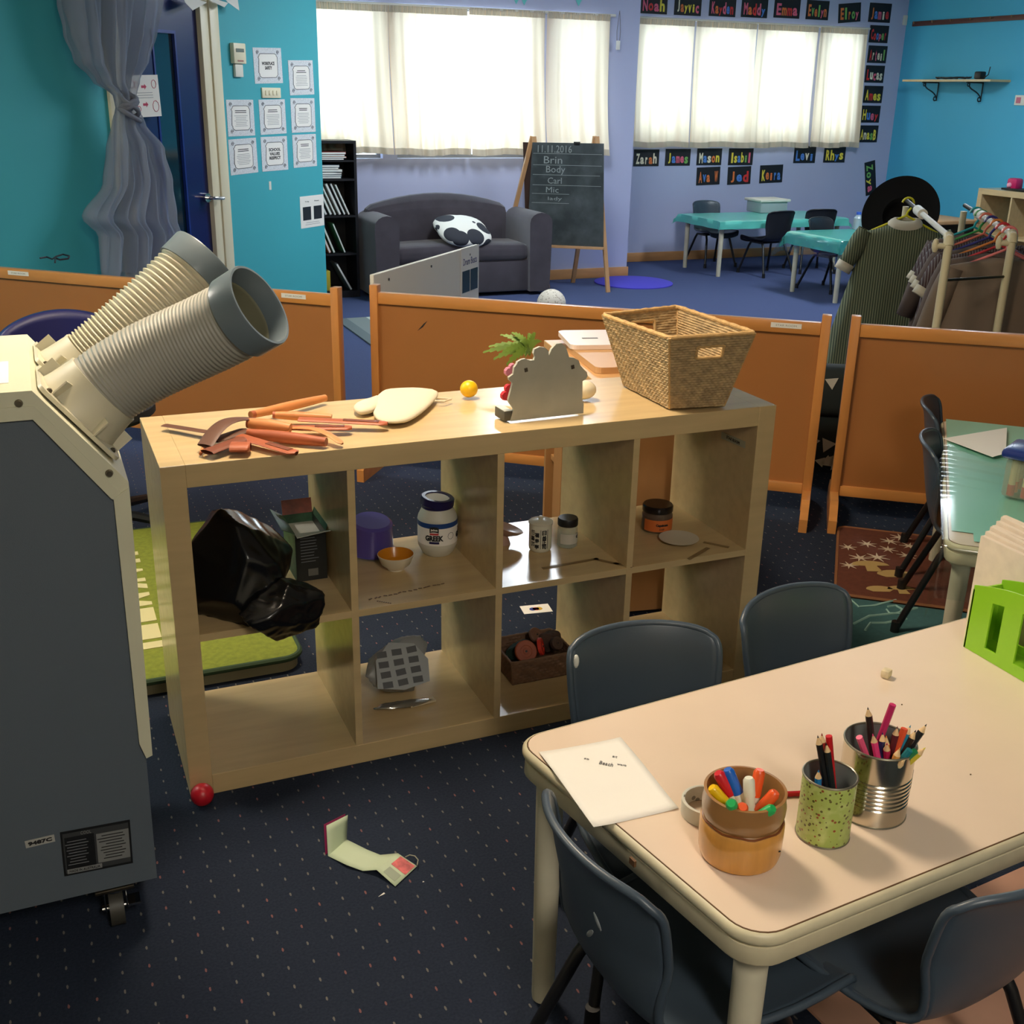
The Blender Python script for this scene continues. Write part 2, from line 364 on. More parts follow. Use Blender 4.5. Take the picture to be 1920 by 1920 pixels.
# ================================================================ curtains
curt = cloth_translucent('curtain_cotton', (246, 222, 190), .5)
def curtain(x0, x1, y, z0, z1, label, folds, sway=0, seed=0):
    r = random.Random(seed); ph = [r.uniform(0, 6) for _ in range(4)]; dx = [r.uniform(-.012, .012) for _ in range(3)]
    def f(u, v):
        x = lerp(x0, x1, u); z = lerp(z0, z1, v)
        a = .004+.014*(1-v)
        d = a*math.sin(u*folds*2*PI+ph[0]+.6*math.sin(3*u+ph[1]))+.5*a*math.sin(u*folds*3.7*PI+ph[2]+v)
        if v > .93: d += .004*math.sin(u*folds*14*PI)
        return (x+sway*(1-v)*(1-u if x0 < x1 else u)+dx[0]*(1-v)*math.sin(4*v), y+d-(.11 if y < 7 else .05)*(1-v)**2, z+.006*math.sin(u*9+ph[3])*(1-v))
    t = thing('curtain', label, 'curtain', ((x0+x1)/2, y, z0), group=None)
    MB().grid(f, int(max(40, folds*12)), 16).build('drape', curt, t, world=True, smooth=80)
    hem = MB().grid(lambda u, v: V(f(u, v*.045))+V((0, -.002, 0)), int(max(40, folds*12)), 2); hem.build('hem', cloth_translucent('curtain_hem', (206, 196, 180), .3) if 'curtain_hem' not in _m else _m['curtain_hem'], t, world=True, smooth=80)
    head = MB().grid(lambda u, v: V(f(u, .955+v*.045))+V((0, -.002-.003*abs(math.sin(u*folds*9)), 0)), int(max(60, folds*24)), 2); head.build('heading', _m['curtain_hem'], t, world=True, smooth=80)
    return t
y1 = YB-.045
curtain(1.72, 2.50, y1, 1.045, 2.10, 'curtain at the far left of the couch window, beside the bookcase', 6, .03, 1)
curtain(2.50, 3.135, y1, 1.035, 2.10, 'curtain left of the central gap in the couch window', 6, 0, 2)
curtain(3.15, 3.79, y1, 1.035, 2.11, 'curtain right of the central gap in the couch window', 5, 0, 3)
curtain(3.81, 4.37, y1, 1.03, 2.11, 'curtain behind the chalkboard easel at the right of the couch window', 4, 0, 4)
y2 = YA-.045
for x0, x1, lb, fo in ((5.03, 5.655, 'curtain at the left end of the alcove window', 4), (5.67, 6.325, 'second curtain from the left in the alcove window', 4),
                       (6.34, 7.03, 'third curtain from the left in the alcove window', 5), (7.05, 7.61, 'curtain at the right end of the alcove window beside the black name cards', 5)):
    curtain(x0, x1, y2, 1.055, 2.15, lb, fo, -.02, int(x0*10))
rod = M('rod_white', (225, 220, 210), .35)
def rodf(x0, x1, y, z, label):
    t = thing('curtain_rod', label, 'curtain rod', ((x0+x1)/2, y, z))
    MB().cyl((x0, y, z), (x1, y, z), .011).build('rod', rod, t, world=True)
    for x in (x0+.04, x1-.04): MB().cyl((x, y, z), (x, y+.03, z), .006).build('bracket', rod, t, world=True)
rodf(1.70, 4.42, y1+.01, 2.105, 'white curtain rod above the couch window'); rodf(5.0, 7.64, y2+.01, 2.155, 'white curtain rod above the alcove window')
# hanging ornament at the end of the couch window rod
t = thing('hanging_ornament', 'small white tassel ornament hanging from a cord by the couch window', 'ornament', aty(1160, 80, y1))
p = aty(1162, 20, y1-.005); q = aty(1161, 58, y1-.005); e = aty(1159, 80, y1-.005)
MB().tube([p, q+V((-.02, 0, 0)), e+V((-.012, 0, .01))], .002, 6).tube([p, q+V((.012, 0, 0)), e+V((.012, 0, .01))], .002, 6).build('cord', M('cord_grey', (110, 100, 100)), t, world=True)
MB().box(e+V((0, 0, -.02)), (.035, .012, .07), bev=.004).build('tassel', paper, t, world=True)
# sheer tied curtain in front of the angled wall
sheer = cloth_translucent('sheer_organza', (172, 180, 196), .45, .60)
kn = ws(195, 195)
t = thing('tied_sheer_curtain', 'grey sheer curtain tied in a knot, hanging at the left by the blue door', 'curtain', wp(kn[0], -.16, .55))
prof = [(0, 75, 245), (60, 88, 238), (110, 105, 228), (150, 135, 214), (178, 172, 210), (200, 178, 212), (225, 172, 225), (280, 165, 262), (340, 160, 278), (405, 122, 288), (440, 150, 300), (500, 150, 300), (525, 152, 262)]
def sf(u, v, ph=0, dd=0):
    y = -60+590*v; k = 0
    while k < len(prof)-2 and prof[k+1][0] < y: k += 1
    a, b = prof[k], prof[k+1]; f_ = (y-a[0])/(b[0]-a[0]); f_ = max(-1.2, min(1, f_)); f_ = f_*f_*(3-2*f_) if f_ > 0 else f_; L = lerp(a[1], b[1], f_); R = lerp(a[2], b[2], f_)
    x = lerp(L, R, u); s_, z_ = ws(x, y); w = (R-L)/150
    d = .06*w*math.sin(u*5.5*PI+ph+v*3)+.018*w*math.sin(u*17*PI+2*ph)+dd
    return wp(s_, -.16+d, z_)
MB().grid(lambda u, v: sf(u, v), 90, 60).build('sheer_front', sheer, t, world=True, smooth=180)
MB().grid(lambda u, v: sf(.03+u*.92, v*.96, 2.1, .035), 90, 50).build('sheer_back', sheer, t, world=True, smooth=180)
s0, z0 = kn; mb = MB()
for i in range(5):
    a = i*1.3; pts = [wp(s0+.045*math.cos(q_)*(1+.1*i), -.17+.03*math.sin(q_), z0+.03*math.sin(q_+a)-.02*i+.03) for q_ in [j*2*PI/14 for j in range(14)]]
    mb.tube(pts, .013, 6, closed=True)
mb.build('knot', cloth_translucent('sheer_knot', (140, 144, 156), .2, .95), t, world=True, smooth=180)

# ================================================================ papers on the angled wall
photo = M('photo_dark', (40, 44, 50), .3); gborder = blobs('ornate_border', (222, 224, 226), (130, 134, 140), 260, .28)
def wallpaper(name, label, cat, quad, mt, fr=None, group=None, thick=.002, d=-.001):
    (u0, v0), (u1, v1), (u2_, v2) = quad; pts = [ws(*q) for q in quad]; A = wp(pts[0][0], d, pts[0][1]); B = wp(pts[1][0], d, pts[1][1]); D = wp(pts[2][0], d, pts[2][1])
    x = (B-A); y = (A-D); c = (B+D)/2 if False else A+x/2-y/2
    m_ = basis(c, x, WN); w, h = x.length, y.length
    t = tag(MB().box((0, 0, 0), (w, h, thick)).build(name, mt, None, smooth=0), label, cat, group); t.matrix_world = m_; t.location = m_.to_translation(); t.rotation_euler = m_.to_euler()
    return t, w, h
gl = M('text_grey', (120, 122, 128), .8)
def lines(t, w, h, n, y0, y1, k=.6, th=.0012, mt=None, seed=1, z=.0014):
    r = random.Random(seed); mb = MB()
    for i in range(n):
        yy = lerp(y0, y1, i/max(1, n-1))*h; ww = w*k*r.uniform(.75, 1); mb.box((0, yy, z), (ww, th*h/.2*2, .0004))
    return mb.build('printed_lines', mt or gl, t, smooth=0)
cert = [((473, 89), (526, 90), (478, 157), 'highest, with two bold words', 'WORKPLACE\nSAFETY'), ((540, 113), (586, 113), (543, 179), 'upper right', ''), ((422, 187), (473, 187), (429, 256), 'middle row, left', ''),
        ((484, 187), (533, 186), (489, 253), 'middle row, centre', ''), ((544, 184), (589, 184), (547, 249), 'middle row, right', ''), ((427, 262), (479, 258), (433, 329), 'bottom row, left', ''),
        ((488, 257), (537, 255), (492, 322), 'bottom row, centre', 'SCHOOL\nVALUES\nRESPECT'), ((548, 253), (592, 251), (550, 315), 'bottom row, right', '')]
for i, (a, b, c, wh, bold) in enumerate(cert):
    t, w, h = wallpaper('framed_page', 'printed page with ornate grey border on the turquoise wall, '+wh, 'notice', (a, b, c), gborder, group='bordered pages on the turquoise wall')
    MB().prism(rrect(-w*.33, w*.33, -h*.33, h*.33, .02), .0012, .0018).build('page_centre', paper, t, smooth=0)
    for sx in (-1, 1):
        for sy in (-1, 1): MB().tube([(sx*w*.36+.014*math.cos(k*.9)*(1-k/14), sy*h*.37+.014*math.sin(k*.9)*(1-k/14), .002) for k in range(12)], .0016, 5).build('corner_scroll', gl, t)
    MB().tube([(x*(1+.05*math.sin(9*k_)), y, .002) for k_, (x, y) in enumerate(rrect(-w*.335, w*.335, -h*.335, h*.335, .03))], .0017, 5, closed=True).build('frame_scroll', M('scroll_dark', (60, 62, 66), .7), t)
    if bold: text(bold, .022, ink, t, MX.Translation((0, 0, .002)), fit=(w*.45, h*.08*(bold.count('\n')+1)*1.4), world=False, bold=.0008)
    else:
        lines(t, w, h, 2, .2, .15, .42, .002, ink, i, .002); lines(t, w, h, 7, .06, -.22, .5, .001, gl, i+20, .002)
t, w, h = wallpaper('photo_notice', 'white page with two small dark photographs, near the wall end by the bookcase', 'notice', ((562, 369), (606, 364), (564, 429)), paper)
for sx in (-1, 1): MB().box((sx*w*.23, -.01, .0015), (w*.34, h*.42, .001)).build('photo', photo, t, smooth=0)
text('Tidy        Neat', .012, ink, t, MX.Translation((0, h*.32, .0015)), fit=(w*.6, h*.05), world=False); lines(t, w, h, 2, -.34, -.4, .7, .001, gl, 3, .0015)
t, w, h = wallpaper('door_notice', 'white page with pink drawings and arrows on the blue door', 'notice', ((229, 141), (288, 140), (236, 221)), paper, d=-.03)
pk = M('pink_print', (190, 60, 90), .7)
for yy, s_ in ((.28, 1), (-.25, -1)):
    MB().prism([(-.02, .008+yy*h), (.01, .008+yy*h), (.01, .018+yy*h), (.03, yy*h), (.01, -.018+yy*h), (.01, -.008+yy*h), (-.02, -.008+yy*h)], .0012, .002, MX.Scale(.8, 4)).build('arrow', pk, t, smooth=0)
mb = MB()
for cx, cy, r in ((-.34, .28, .016), (-.22, .27, .014), (.34, .28, .018), (.34, -.25, .024), (-.3, -.22, .014), (-.2, -.3, .012)): mb.tube([(cx*w+r*math.cos(a*.7), cy*h+r*1.2*math.sin(a*.7), .0015) for a in range(9)], .0016, 5, closed=True)
mb.build('drawing', pk, t); lines(t, w, h, 3, .08, -.04, .6, .001, gl, 5, .0015)
t = thing('thermostat', 'cream wall controller with small grey display near the door frame', 'controller', wp(.3, -.02, 1.63))
a = ws(430, 80); b = ws(455, 120)
wbox(MB(), a[0], b[0], -.03, 0, b[1], a[1], .004).build('case', cream, t, world=True)
wbox(MB(), a[0]+.02, b[0]-.02, -.032, -.029, a[1]-.05, a[1]-.03).build('display', M('lcd_grey', (110, 120, 110)), t, world=True, smooth=0)
wbox(MB(), a[0]+.03, b[0]-.03, -.032, -.029, b[1]+.012, b[1]+.02).build('button', M('button_red', (180, 120, 110)), t, world=True, smooth=0)
wbox(MB(), a[0]+.02, b[0]-.02, -.018, 0, b[1]-.075, b[1]-.003, .003).build('lower_case', white, t, world=True)
t = thing('light_switch', 'cream light switch plate among the bordered pages', 'switch', wp(.64, -.01, 1.45)); a = ws(489, 164); b = ws(525, 184)
wbox(MB(), a[0], b[0], -.010, 0, b[1], a[1], .003).build('plate', cream, t, world=True)
for k in range(4): wbox(MB(), lerp(a[0], b[0], .15+.2*k), lerp(a[0], b[0], .25+.2*k), -.014, -.009, (a[1]+b[1])/2-.014, (a[1]+b[1])/2+.014, .001).build('rocker', cream, t, world=True)
t = thing('paper_decoration', 'crumpled white paper decoration over the top of the door frame', 'decoration', wp(.02, -.03, 1.9))
for a, b, c in (((333, -10), (372, 5), (340, 20)), ((372, -8), (412, 6), (400, 14)), ((405, -10), (430, -2), (428, 20))):
    q = [wp(*(lambda z_: (z_[0], -.04-.02*i, z_[1]))(ws(*p_))) for i, p_ in enumerate((a, b, c))]; q.append((q[0]+q[2])/2+V((-.02, -.02, 0)))
    mb = MB(); vs = [mb.bm.verts.new(x) for x in (q[0], q[1], q[2], q[3])]; mb._f(vs); mb.build('paper_flap', paper, t, world=True, smooth=0, thick=.002)
tag(wbox(MB(), ws(504, 342)[0], ws(508, 342)[0], -.002, 0, ws(506, 356)[1], ws(506, 340)[1]).build('paint_chip', white, None, world=True, smooth=0), 'small white paint chip mark on the turquoise wall below the pages', 'paint chip')

# ================================================================ name cards around the alcove window
cardm = M('card_black', (18, 20, 28), .6)
cols = [M('craft_%s' % n, c, .6) for n, c in (('yellow', (232, 212, 70)), ('pink', (226, 100, 130)), ('cream', (236, 226, 200)), ('orange', (226, 120, 60)), ('blue', (80, 130, 210)), ('red', (214, 50, 50)), ('green', (120, 180, 90)))]
def name_card(u, v, w, h, s, label, group, ang=0, pal=None, seed=0):
    r = random.Random(seed+len(s)); c = aty(u, v, YA-.003); sc = (c-CP).dot(fw)/F; w *= sc*1.02; h *= sc*1.0
    t = tag(MB().box((0, 0, 0), (w, h, .003)).build('name_card', cardm, None, smooth=0), label, 'name card', group)
    m_ = basis(c, (math.cos(ang), 0, math.sin(ang)), (0, -1, 0)); t.location = c; t.rotation_euler = m_.to_euler()
    n = len(s); x = -w*.42; stp = w*.84/n
    for i, ch in enumerate(s):
        if ch != ' ':
            up_ = ch.isupper() or ch in 'bdhkltf'; hh = h*(.62 if up_ else .42); yy = -h*.05 if up_ else -h*.14
            if ch in 'gypq': yy -= h*.08
            mt = cols[(pal if pal is not None else r.randrange(7))] if pal is not None and i % 2 == 0 else cols[r.randrange(7)]
            text(ch, .1, mt, t, MX.Translation((x+stp/2, yy+h*r.uniform(-.03, .03), .002)), 'letter', .0008, (stp*(.5 if ch in 'iljJtrI' else .86), hh), bold=.0035, world=False)
        x += stp
top = [(1226, 8, 'Noah'), (1290, 11, 'Jayvic'), (1355, 13, 'Kayden'), (1415, 15, 'Maddy'), (1476, 16, 'Emma'), (1533, 19, 'Evelyn'), (1593, 24, 'Elroy'), (1650, 24, 'Jamie')]
ordn = ['first', 'second', 'third', 'fourth', 'fifth', 'sixth', 'seventh', 'eighth']
for i, (u, v, s) in enumerate(top): name_card(u, v, 57 if i < 5 else 50, 33, s, 'black letter card, %s from left in the row above the alcove window' % ordn[i], 'name cards above the alcove window', ang=.1 if i == 6 else 0, seed=i)
for i, (u, v, s) in enumerate([(1648, 64, 'Cooper'), (1645, 102, 'Arteil'), (1640, 139, 'Lucas'), (1637, 177, 'Ames'), (1632, 214, 'Huey'), (1628, 251, 'AnasB')]):
    name_card(u, v, 43, 30, s, 'black letter card, %s from top in the column right of the alcove window' % ordn[i], 'name cards right of the alcove window', seed=20+i, pal=0 if i in (3, 5) else None)
for i, (u, v, s) in enumerate([(1212, 296, 'Zarah'), (1271, 295, 'James'), (1330, 294, 'Mason'), (1389, 294, 'Isabil'), (1509, 290, 'Levi'), (1565, 289, 'Rhys')]):
    name_card(u, v, 53 if i < 4 else 48, 30, s, 'black letter card, %s from left directly under the alcove curtains' % ordn[i], 'name cards under the alcove curtains', seed=40+i)
for i, (u, v, s) in enumerate([(1328, 330, 'Ava W'), (1386, 329, 'Jed'), (1446, 326, 'Keira')]):
    name_card(u, v, 50, 32, s, 'black letter card, %s from left in the lowest short row' % ordn[i], 'lowest name cards', ang=.03, seed=60+i)
name_card(1632, 334, 60, 24, 'Zoya', 'black name card turned on its side beside the black hat', None, ang=-1.36, seed=70)
tag(MB().box((0, 0, 0), (.05, .012, .09), bev=.003).build('wall_box', white, None), 'small white box on the lilac wall at the corner with the turquoise wall', 'box').location = aty(1697, 38, YA-.007)
for i, (u, v) in enumerate(((968, 0), (983, 2), (1085, 4))):
    c = aty(u, v, YB-.004); o = tag(MB().prism([(-.035, .03), (.035, .03), (0, -.03)], -.0015, .0015, MX.Rotation(PI/2, 4, 'X')).build('bunting_flag', M('bunting_teal', (110, 200, 200), .7), None, smooth=0), 'small turquoise paper flag above the couch window, %s from left' % ordn[i], 'flag', 'bunting flags'); o.location = c

# ================================================================ plastic chairs and tables
shell_m = M('chair_shell_slate', (62, 74, 86), .36, bump=(900, .08), spec=.5); shell_b = M('chair_shell_dark', (34, 36, 42), .38)
tubem = M('chair_tube_black', (20, 20, 22), .35)
def chair(label, x, y, deg, group=None, mt=None, k=1.0, scuff=False):
    """small moulded chair; faces +y before the turn"""
    t = thing('plastic_chair', label, 'chair', (x, y, 0), math.radians(deg), group)
    P = [(.185, .275), (.178, .300), (.15, .312), (.06, .306), (-.04, .300), (-.105, .304), (-.145, .328), (-.166, .375), (-.180, .43), (-.192, .49), (-.203, .545), (-.215, .575)]
    Wd = [.146, .156, .166, .170, .158, .140, .128, .130, .138, .144, .145, .140]
    def f(u, v):
        q = v*(len(P)-1); i = min(int(q), len(P)-2); fr = q-i
        a = [P[max(i-1, 0)], P[i], P[i+1], P[min(i+2, len(P)-1)]]; w = [Wd[max(i-1, 0)], Wd[i], Wd[i+1], Wd[min(i+2, len(P)-1)]]
        cr = lambda p0, p1, p2, p3: .5*(2*p1+(p2-p0)*fr+(2*p0-5*p1+4*p2-p3)*fr*fr+(3*p1-p0-3*p2+p3)*fr**3)
        yy = cr(*[p[0] for p in a]); zz = cr(*[p[1] for p in a]); ww = cr(*w); s_ = 2*u-1
        back = max(0, min(1, (v-.5)/.25)); edge = abs(s_)**3
        xx = ww*s_; yy += back*.032*s_*s_; zz += (1-back)*.022*edge-(1-back)*.0*s_
        if v < .12: zz -= .0
        if v > .86: zz -= .010*abs(s_)**10*(v-.86)/.14*1.2+.009*s_*s_*(v-.86)/.14
        yy += back*.012*edge
        return (xx*k, yy*k, zz*k)
    o = MB().grid(f, 22, 36).build('seat_shell', mt or shell_m, t, smooth=70, thick=.007)
    rim = [f(i/18, 0) for i in range(18)]+[f(1, i/30) for i in range(30)]+[f(1-i/18, 1) for i in range(18)]+[f(0, 1-i/30) for i in range(30)]
    MB().tube(rim, .0065, 8, closed=True).build('shell_rim', mt or shell_m, t, smooth=80)
    for sx in (-1, 1):
        for sy in (1, -1):
            foot = V((sx*.168, .16 if sy > 0 else -.205, .012)); knee = V((sx*.120, .09*sy-.01, .283)); inn = V((sx*.115, 0, .288))
            pts = [foot, lerp(foot, knee, .5), lerp(foot, knee, .88), knee+V((0, -.012*sy, .004)), lerp(knee, inn, .4)+V((0, 0, .003)), inn]
            lg = MB().tube([p*k for p in pts], .0105*k, 10).build('leg', tubem, t, smooth=80)
            MB().cyl((foot-V((0, 0, .012)))*k, (foot+V((0, 0, .028)))*k, .0145*k, .013*k, 12).build('rubber_foot', black, lg)
    MB().tube([V((-.118, .03, .287))*k, V((.118, .03, .287))*k], .008*k, 8).tube([V((-.118, -.06, .287))*k, V((.118, -.06, .287))*k], .008*k, 8).build('crossbar', tubem, t)
    return t
laminate = M('table_laminate_cream', (224, 202, 180), .38, nz=(6, .025), spec=.45); tedge = M('table_edge_beige', (206, 196, 164), .42, nz=(30, .05)); tleg = M('table_leg_cream', (206, 200, 176), .45, nz=(14, .06)); brownline = M('edge_gap_brown', (96, 66, 36), .7)
def kid_table(label, P1, ex, L, Wd, H, r=.045, group=None, legr=.021, inset=.045, skew=0, cat='table'):
    """P1 = far-left corner, ex = long direction, short side turns to the right of ex"""
    ex = V((ex[0], ex[1], 0)).normalized(); ey = V((ex.y, -ex.x, 0)); m_ = MX.Identity(4)
    for i in range(3): m_[i][0], m_[i][1], m_[i][3] = ex[i], -ey[i], (V((P1[0], P1[1], 0))+ex*L/2+ey*Wd/2)[i]
    t = thing('low_table', label, cat, m_.to_translation(), m_.to_euler().z, group); a, b = L/2, Wd/2
    MB().prism(rrect(-a+.006, a-.006, -b+.006, b-.006, r-.005, 7), H-.004, H).build('laminate_top', laminate, t, smooth=0)
    MB().prism(rrect(-a+.0045, a-.0045, -b+.0045, b-.0045, r-.004, 7), H-.0050, H-.0006).build('top_seam', brownline, t, smooth=0)
    mb = MB()
    def ring(off, z): return [mb.bm.verts.new((x, y, z)) for x, y in rrect(-a-off, a+off, -b-off, b+off, r+off, 7)]
    rs = [ring(-.004, H-.001), ring(-.001, H-.002), ring(.0025, H-.006), ring(.003, H-.014), ring(.000, H-.019), ring(-.005, H-.0215), ring(-.005, H-.0235), ring(-.002, H-.0245), ring(-.001, H-.050), ring(-.004, H-.054), ring(-.03, H-.054), ring(-.03, H-.02)]
    for A, B in zip(rs, rs[1:]):
        for k in range(len(A)): mb._f((A[k], A[(k+1) % len(A)], B[(k+1) % len(A)], B[k]))
    mb.build('edge_band', tedge, t, smooth=40)
    MB().prism(rrect(-a+.004, a-.004, -b+.004, b-.004, r), H-.022, H-.0055).build('core_board', tedge, t, smooth=0)
    for sx in (-1, 1):
        for sy in (-1, 1):
            c = V((sx*(a-inset), sy*(b-inset), 0))
            MB().lathe([(0, 0), (legr*.86, 0), (legr*.9, .01), (legr*1.05, H-.085), (legr*1.08, H-.07), (legr*1.5, H-.062), (legr*1.55, H-.03), (0, H-.03)], c, 20).build('leg', tleg, t, smooth=50)
    if skew:
        for ch in [q for q in bpy.data.objects if q.parent == t]:
            for v in ch.data.vertices: v.co.x -= skew*v.co.y
    return t

# ================================================================ back of the room
suede = M('sofa_suede_charcoal', (60, 54, 62), .9, nz=(9, .16), sheen=.35)
t = thing('sofa', 'dark charcoal two-seater couch under the window beside the black bookcase', 'couch', (2.88, 6.22, 0))
MB().bx(2.3, 3.46, 5.97, 6.42, .03, .28, .02).build('base', suede, t, world=True)
def puff(x0, x1, y0, y1_, z0, z1, r=.05, top=0, name='cushion', cuts=2):
    mb = MB().bx(x0, x1, y0, y1_, z0, z1, r)
    mb.bm.verts.ensure_lookup_table(); bmesh.ops.subdivide_edges(mb.bm, edges=mb.bm.edges[:], cuts=cuts, use_grid_fill=True)
    cx, cy, hx, hy = (x0+x1)/2, (y0+y1_)/2, (x1-x0)/2, (y1_-y0)/2
    for v in mb.bm.verts:
        if v.co.z > (z0+z1)/2: v.co.z += top*(1-((v.co.x-cx)/hx)**2)*(.5+.5*(1-((v.co.y-cy)/hy)**2))
    return mb
puff(2.35, 3.44, 5.95, 6.33, .27, .40, .045, .02).build('seat_cushion', suede, t, world=True, smooth=60)
puff(2.22, 3.40, 6.29, 6.46, .2, .66, .06, .10, cuts=9).build('backrest', suede, t, world=True, smooth=60)
for x0, x1 in ((2.18, 2.37), (3.43, 3.62)):
    MB().prism([(x0+.01, .03), (x1-.01, .03), (x1, .5), (x1, .56)]+[((x0+x1)/2+.095*math.cos(a*PI/8), .56+.075*math.sin(a*PI/8)) for a in range(1, 8)]+[(x0, .56), (x0, .5)], -6.44, -5.93, MX.Rotation(PI/2, 4, 'X')).build('armrest', suede, t, world=True, smooth=50)
cow = blobs('cow_print', (232, 230, 222), (40, 42, 52), 6.2, .46, .8)
t = tag(MB().ball((0, 0, 0), (.215, .19, .075), 28).hull(lambda c: V((c.x*(1+.25*abs(c.y)/.19*abs(c.x)/.215), c.y*(1+.25*abs(c.x)/.215), c.z))).build('cushion', cow, None, smooth=80), 'white cushion with large dark patches lying on the couch seat', 'cushion'); t.location = (2.93, 6.10, .495); t.rotation_euler = (.45, .05, .1)

blk = M('bookcase_black', (26, 25, 30), .45)
t = thing('bookcase', 'black bookcase stuffed with books, between the turquoise wall end and the couch', 'bookcase', (1.9, 6.4, 0)); yb0, yb1 = 6.24, 6.56
for x0, x1, z0, z1, n in ((1.64, 1.66, 0, 1.15, 'side_panel'), (2.12, 2.14, 0, 1.15, 'side_panel'), (1.66, 2.12, 1.13, 1.15, 'top_board'), (1.66, 2.12, .0, .05, 'bottom_board'), (1.66, 2.12, .32, .335, 'shelf_board'), (1.66, 2.12, .60, .615, 'shelf_board'), (1.66, 2.12, .865, .88, 'shelf_board'), (1.66, 2.12, 1.0, 1.012, 'shelf_board')):
    MB().bx(x0, x1, yb0, yb1, z0, z1).build(n, blk, t, world=True, smooth=0)
MB().bx(1.66, 2.12, yb1-.012, yb1, .05, 1.13).build('back_panel', blk, t, world=True, smooth=0)
bcol = [(200, 196, 186), (150, 146, 140), (220, 200, 120), (200, 120, 80), (90, 130, 90), (180, 176, 170), (110, 110, 112), (230, 225, 215), (160, 60, 50), (80, 100, 120)]
bkm = [M('book_%d' % i, c, .6) for i, c in enumerate(bcol)]
def book(c, sz, rot, mi, label, group):
    t = thing('book', label, 'book', c, rot=rot, group=group)
    MB().box((0, 0, 0), sz, bev=.001).build('cover', bkm[mi], t, smooth=0); ax = sz.index(min(sz)); s2 = list(sz); s2 = [x*.97 for x in s2]; s2[ax] = sz[ax]*.7; s2[1] = sz[1]*1.01 if ax != 1 else s2[1]
    MB().box((0, -.0015, 0), s2).build('pages', paper, t, smooth=0)
rr_ = random.Random(3)
def flat_stack(z, n, x1, lab, grp):
    for i in range(n):
        h = rr_.uniform(.010, .022); w = rr_.uniform(.20, .26)
        book((x1-w/2+rr_.uniform(-.03, .02), 6.36, z+h/2+.001), (w, .2, h), (0, 0, rr_.uniform(-.08, .08)), rr_.randrange(10), lab % (ordn[i] if i < 8 else 'topmost'), grp); z += h+.001
flat_stack(1.012, 4, 2.06, 'book lying flat on the highest shelf of the black bookcase, %s from below', 'flat books on the top shelf')
flat_stack(.88, 6, 2.02, 'book lying flat on the second shelf of the black bookcase, %s from below', 'flat books on the second shelf')
def lean_row(z, xs, hh, a, lab, grp, ms):
    for i, x in enumerate(xs):
        h = hh*rr_.uniform(.85, 1.05); w = rr_.uniform(.011, .018)
        book((x, 6.35, z+h/2*math.cos(a)+w/2*math.sin(abs(a))+.002), (w, .2, h), (0, -a, 0), ms[i % len(ms)], lab % (ordn[i] if i < 8 else 'last'), grp)
lean_row(.615, [1.78+.035*i for i in range(8)], .24, .42, 'thin picture book leaning on the middle shelf of the black bookcase, %s from left', 'leaning books on the middle shelf', [0, 5, 6, 1, 7, 5, 6, 0])
lean_row(.335, [1.80, 1.835, 1.87, 1.91, 1.99], .25, .38, 'coloured book leaning on the low shelf of the black bookcase, %s from left', 'leaning books on the low shelf', [0, 2, 3, 4, 4])
lean_row(.05, [2.02], .25, .5, 'single grey book leaning on the bottom shelf of the black bookcase%.0s', None, [6])
t = tag(MB().bx(1.76, 1.92, 6.28, 6.48, .051, .2, .004).build('storage_tub', M('tub_yellow', (200, 180, 60), .5), None, world=True), 'yellow tub on the bottom shelf of the black bookcase', 'tub')

# easel
wd = M('easel_wood', (196, 150, 104), .5, nz=(8, .1)); cb_m, nt_, b_, oc_ = base('chalkboard', .75)
n_ = nd(nt_, 'ShaderNodeTexNoise'); n_.inputs['Scale'].default_value = 5; n_.inputs['Detail'].default_value = 5; nt_.links.new(oc_, n_.inputs[0])
nt_.links.new(mixc(nt_, math_(nt_, 'MULTIPLY', math_(nt_, 'SUBTRACT', n_.outputs[0], .42), 1.6), lin((44, 52, 54)), lin((104, 112, 114))), b_.inputs['Base Color'])
TL, TR = aty(1001, 256, 6.33), aty(1119, 256, 6.02); FL, FR = at(1027, 540, 0), at(1140, 548, 0); RL, RR = V((3.42, 6.57, 0)), at(1074, 530, 0)
t = thing('chalkboard_easel', 'wooden easel with dark green chalkboard standing right of the couch', 'easel', (FL+FR)/2)
for a, b, n in ((TL, FL, 'front_leg'), (TR, FR, 'front_leg'), (TL+V((0, .03, 0)), RL, 'rear_leg'), (TR+V((0, .03, 0)), RR, 'rear_leg')):
    d = (a-b).normalized(); m_ = basis((a+b)/2, d, (0, -1, 0)); MB().box((0, 0, 0), ((a-b).length, .032, .022), rot=None).hull(lambda c: m_ @ c).build(n, wd, t, world=True, smooth=0)
ex = (FR-FL+TR-TL).normalized(); up_ = ((TL+TR)-(FL+FR)).normalized(); nrm = ex.cross(up_)
if nrm.y > 0: nrm = -nrm
A_ = aty(999, 265, 6.17); bc = lerp((TL+TR)/2, (FL+FR)/2, .37)+nrm*.028; em = basis(bc-ex*.022, ex, nrm)
bw = (TR-TL).length+.07; bh = (TL-FL).length*.66
MB().box((0, 0, 0), (bw, bh, .008)).hull(lambda c: em @ V((c.x*(1+.10*(-c.y/bh+.5)), c.y, c.z))).build('chalkboard', cb_m, t, world=True, smooth=0)
MB().box((0, -bh/2-.012, .006), (bw*1.12, .02, .05), bev=.002).hull(lambda c: em @ c).build('tray', wd, t, world=True, smooth=0)
rb = basis(lerp((TL+TR)/2, (RL+RR)/2, .37)+V((0, .035, 0)), ex, -(-((TL+TR)-(RL+RR)).normalized().cross(ex)).normalized())
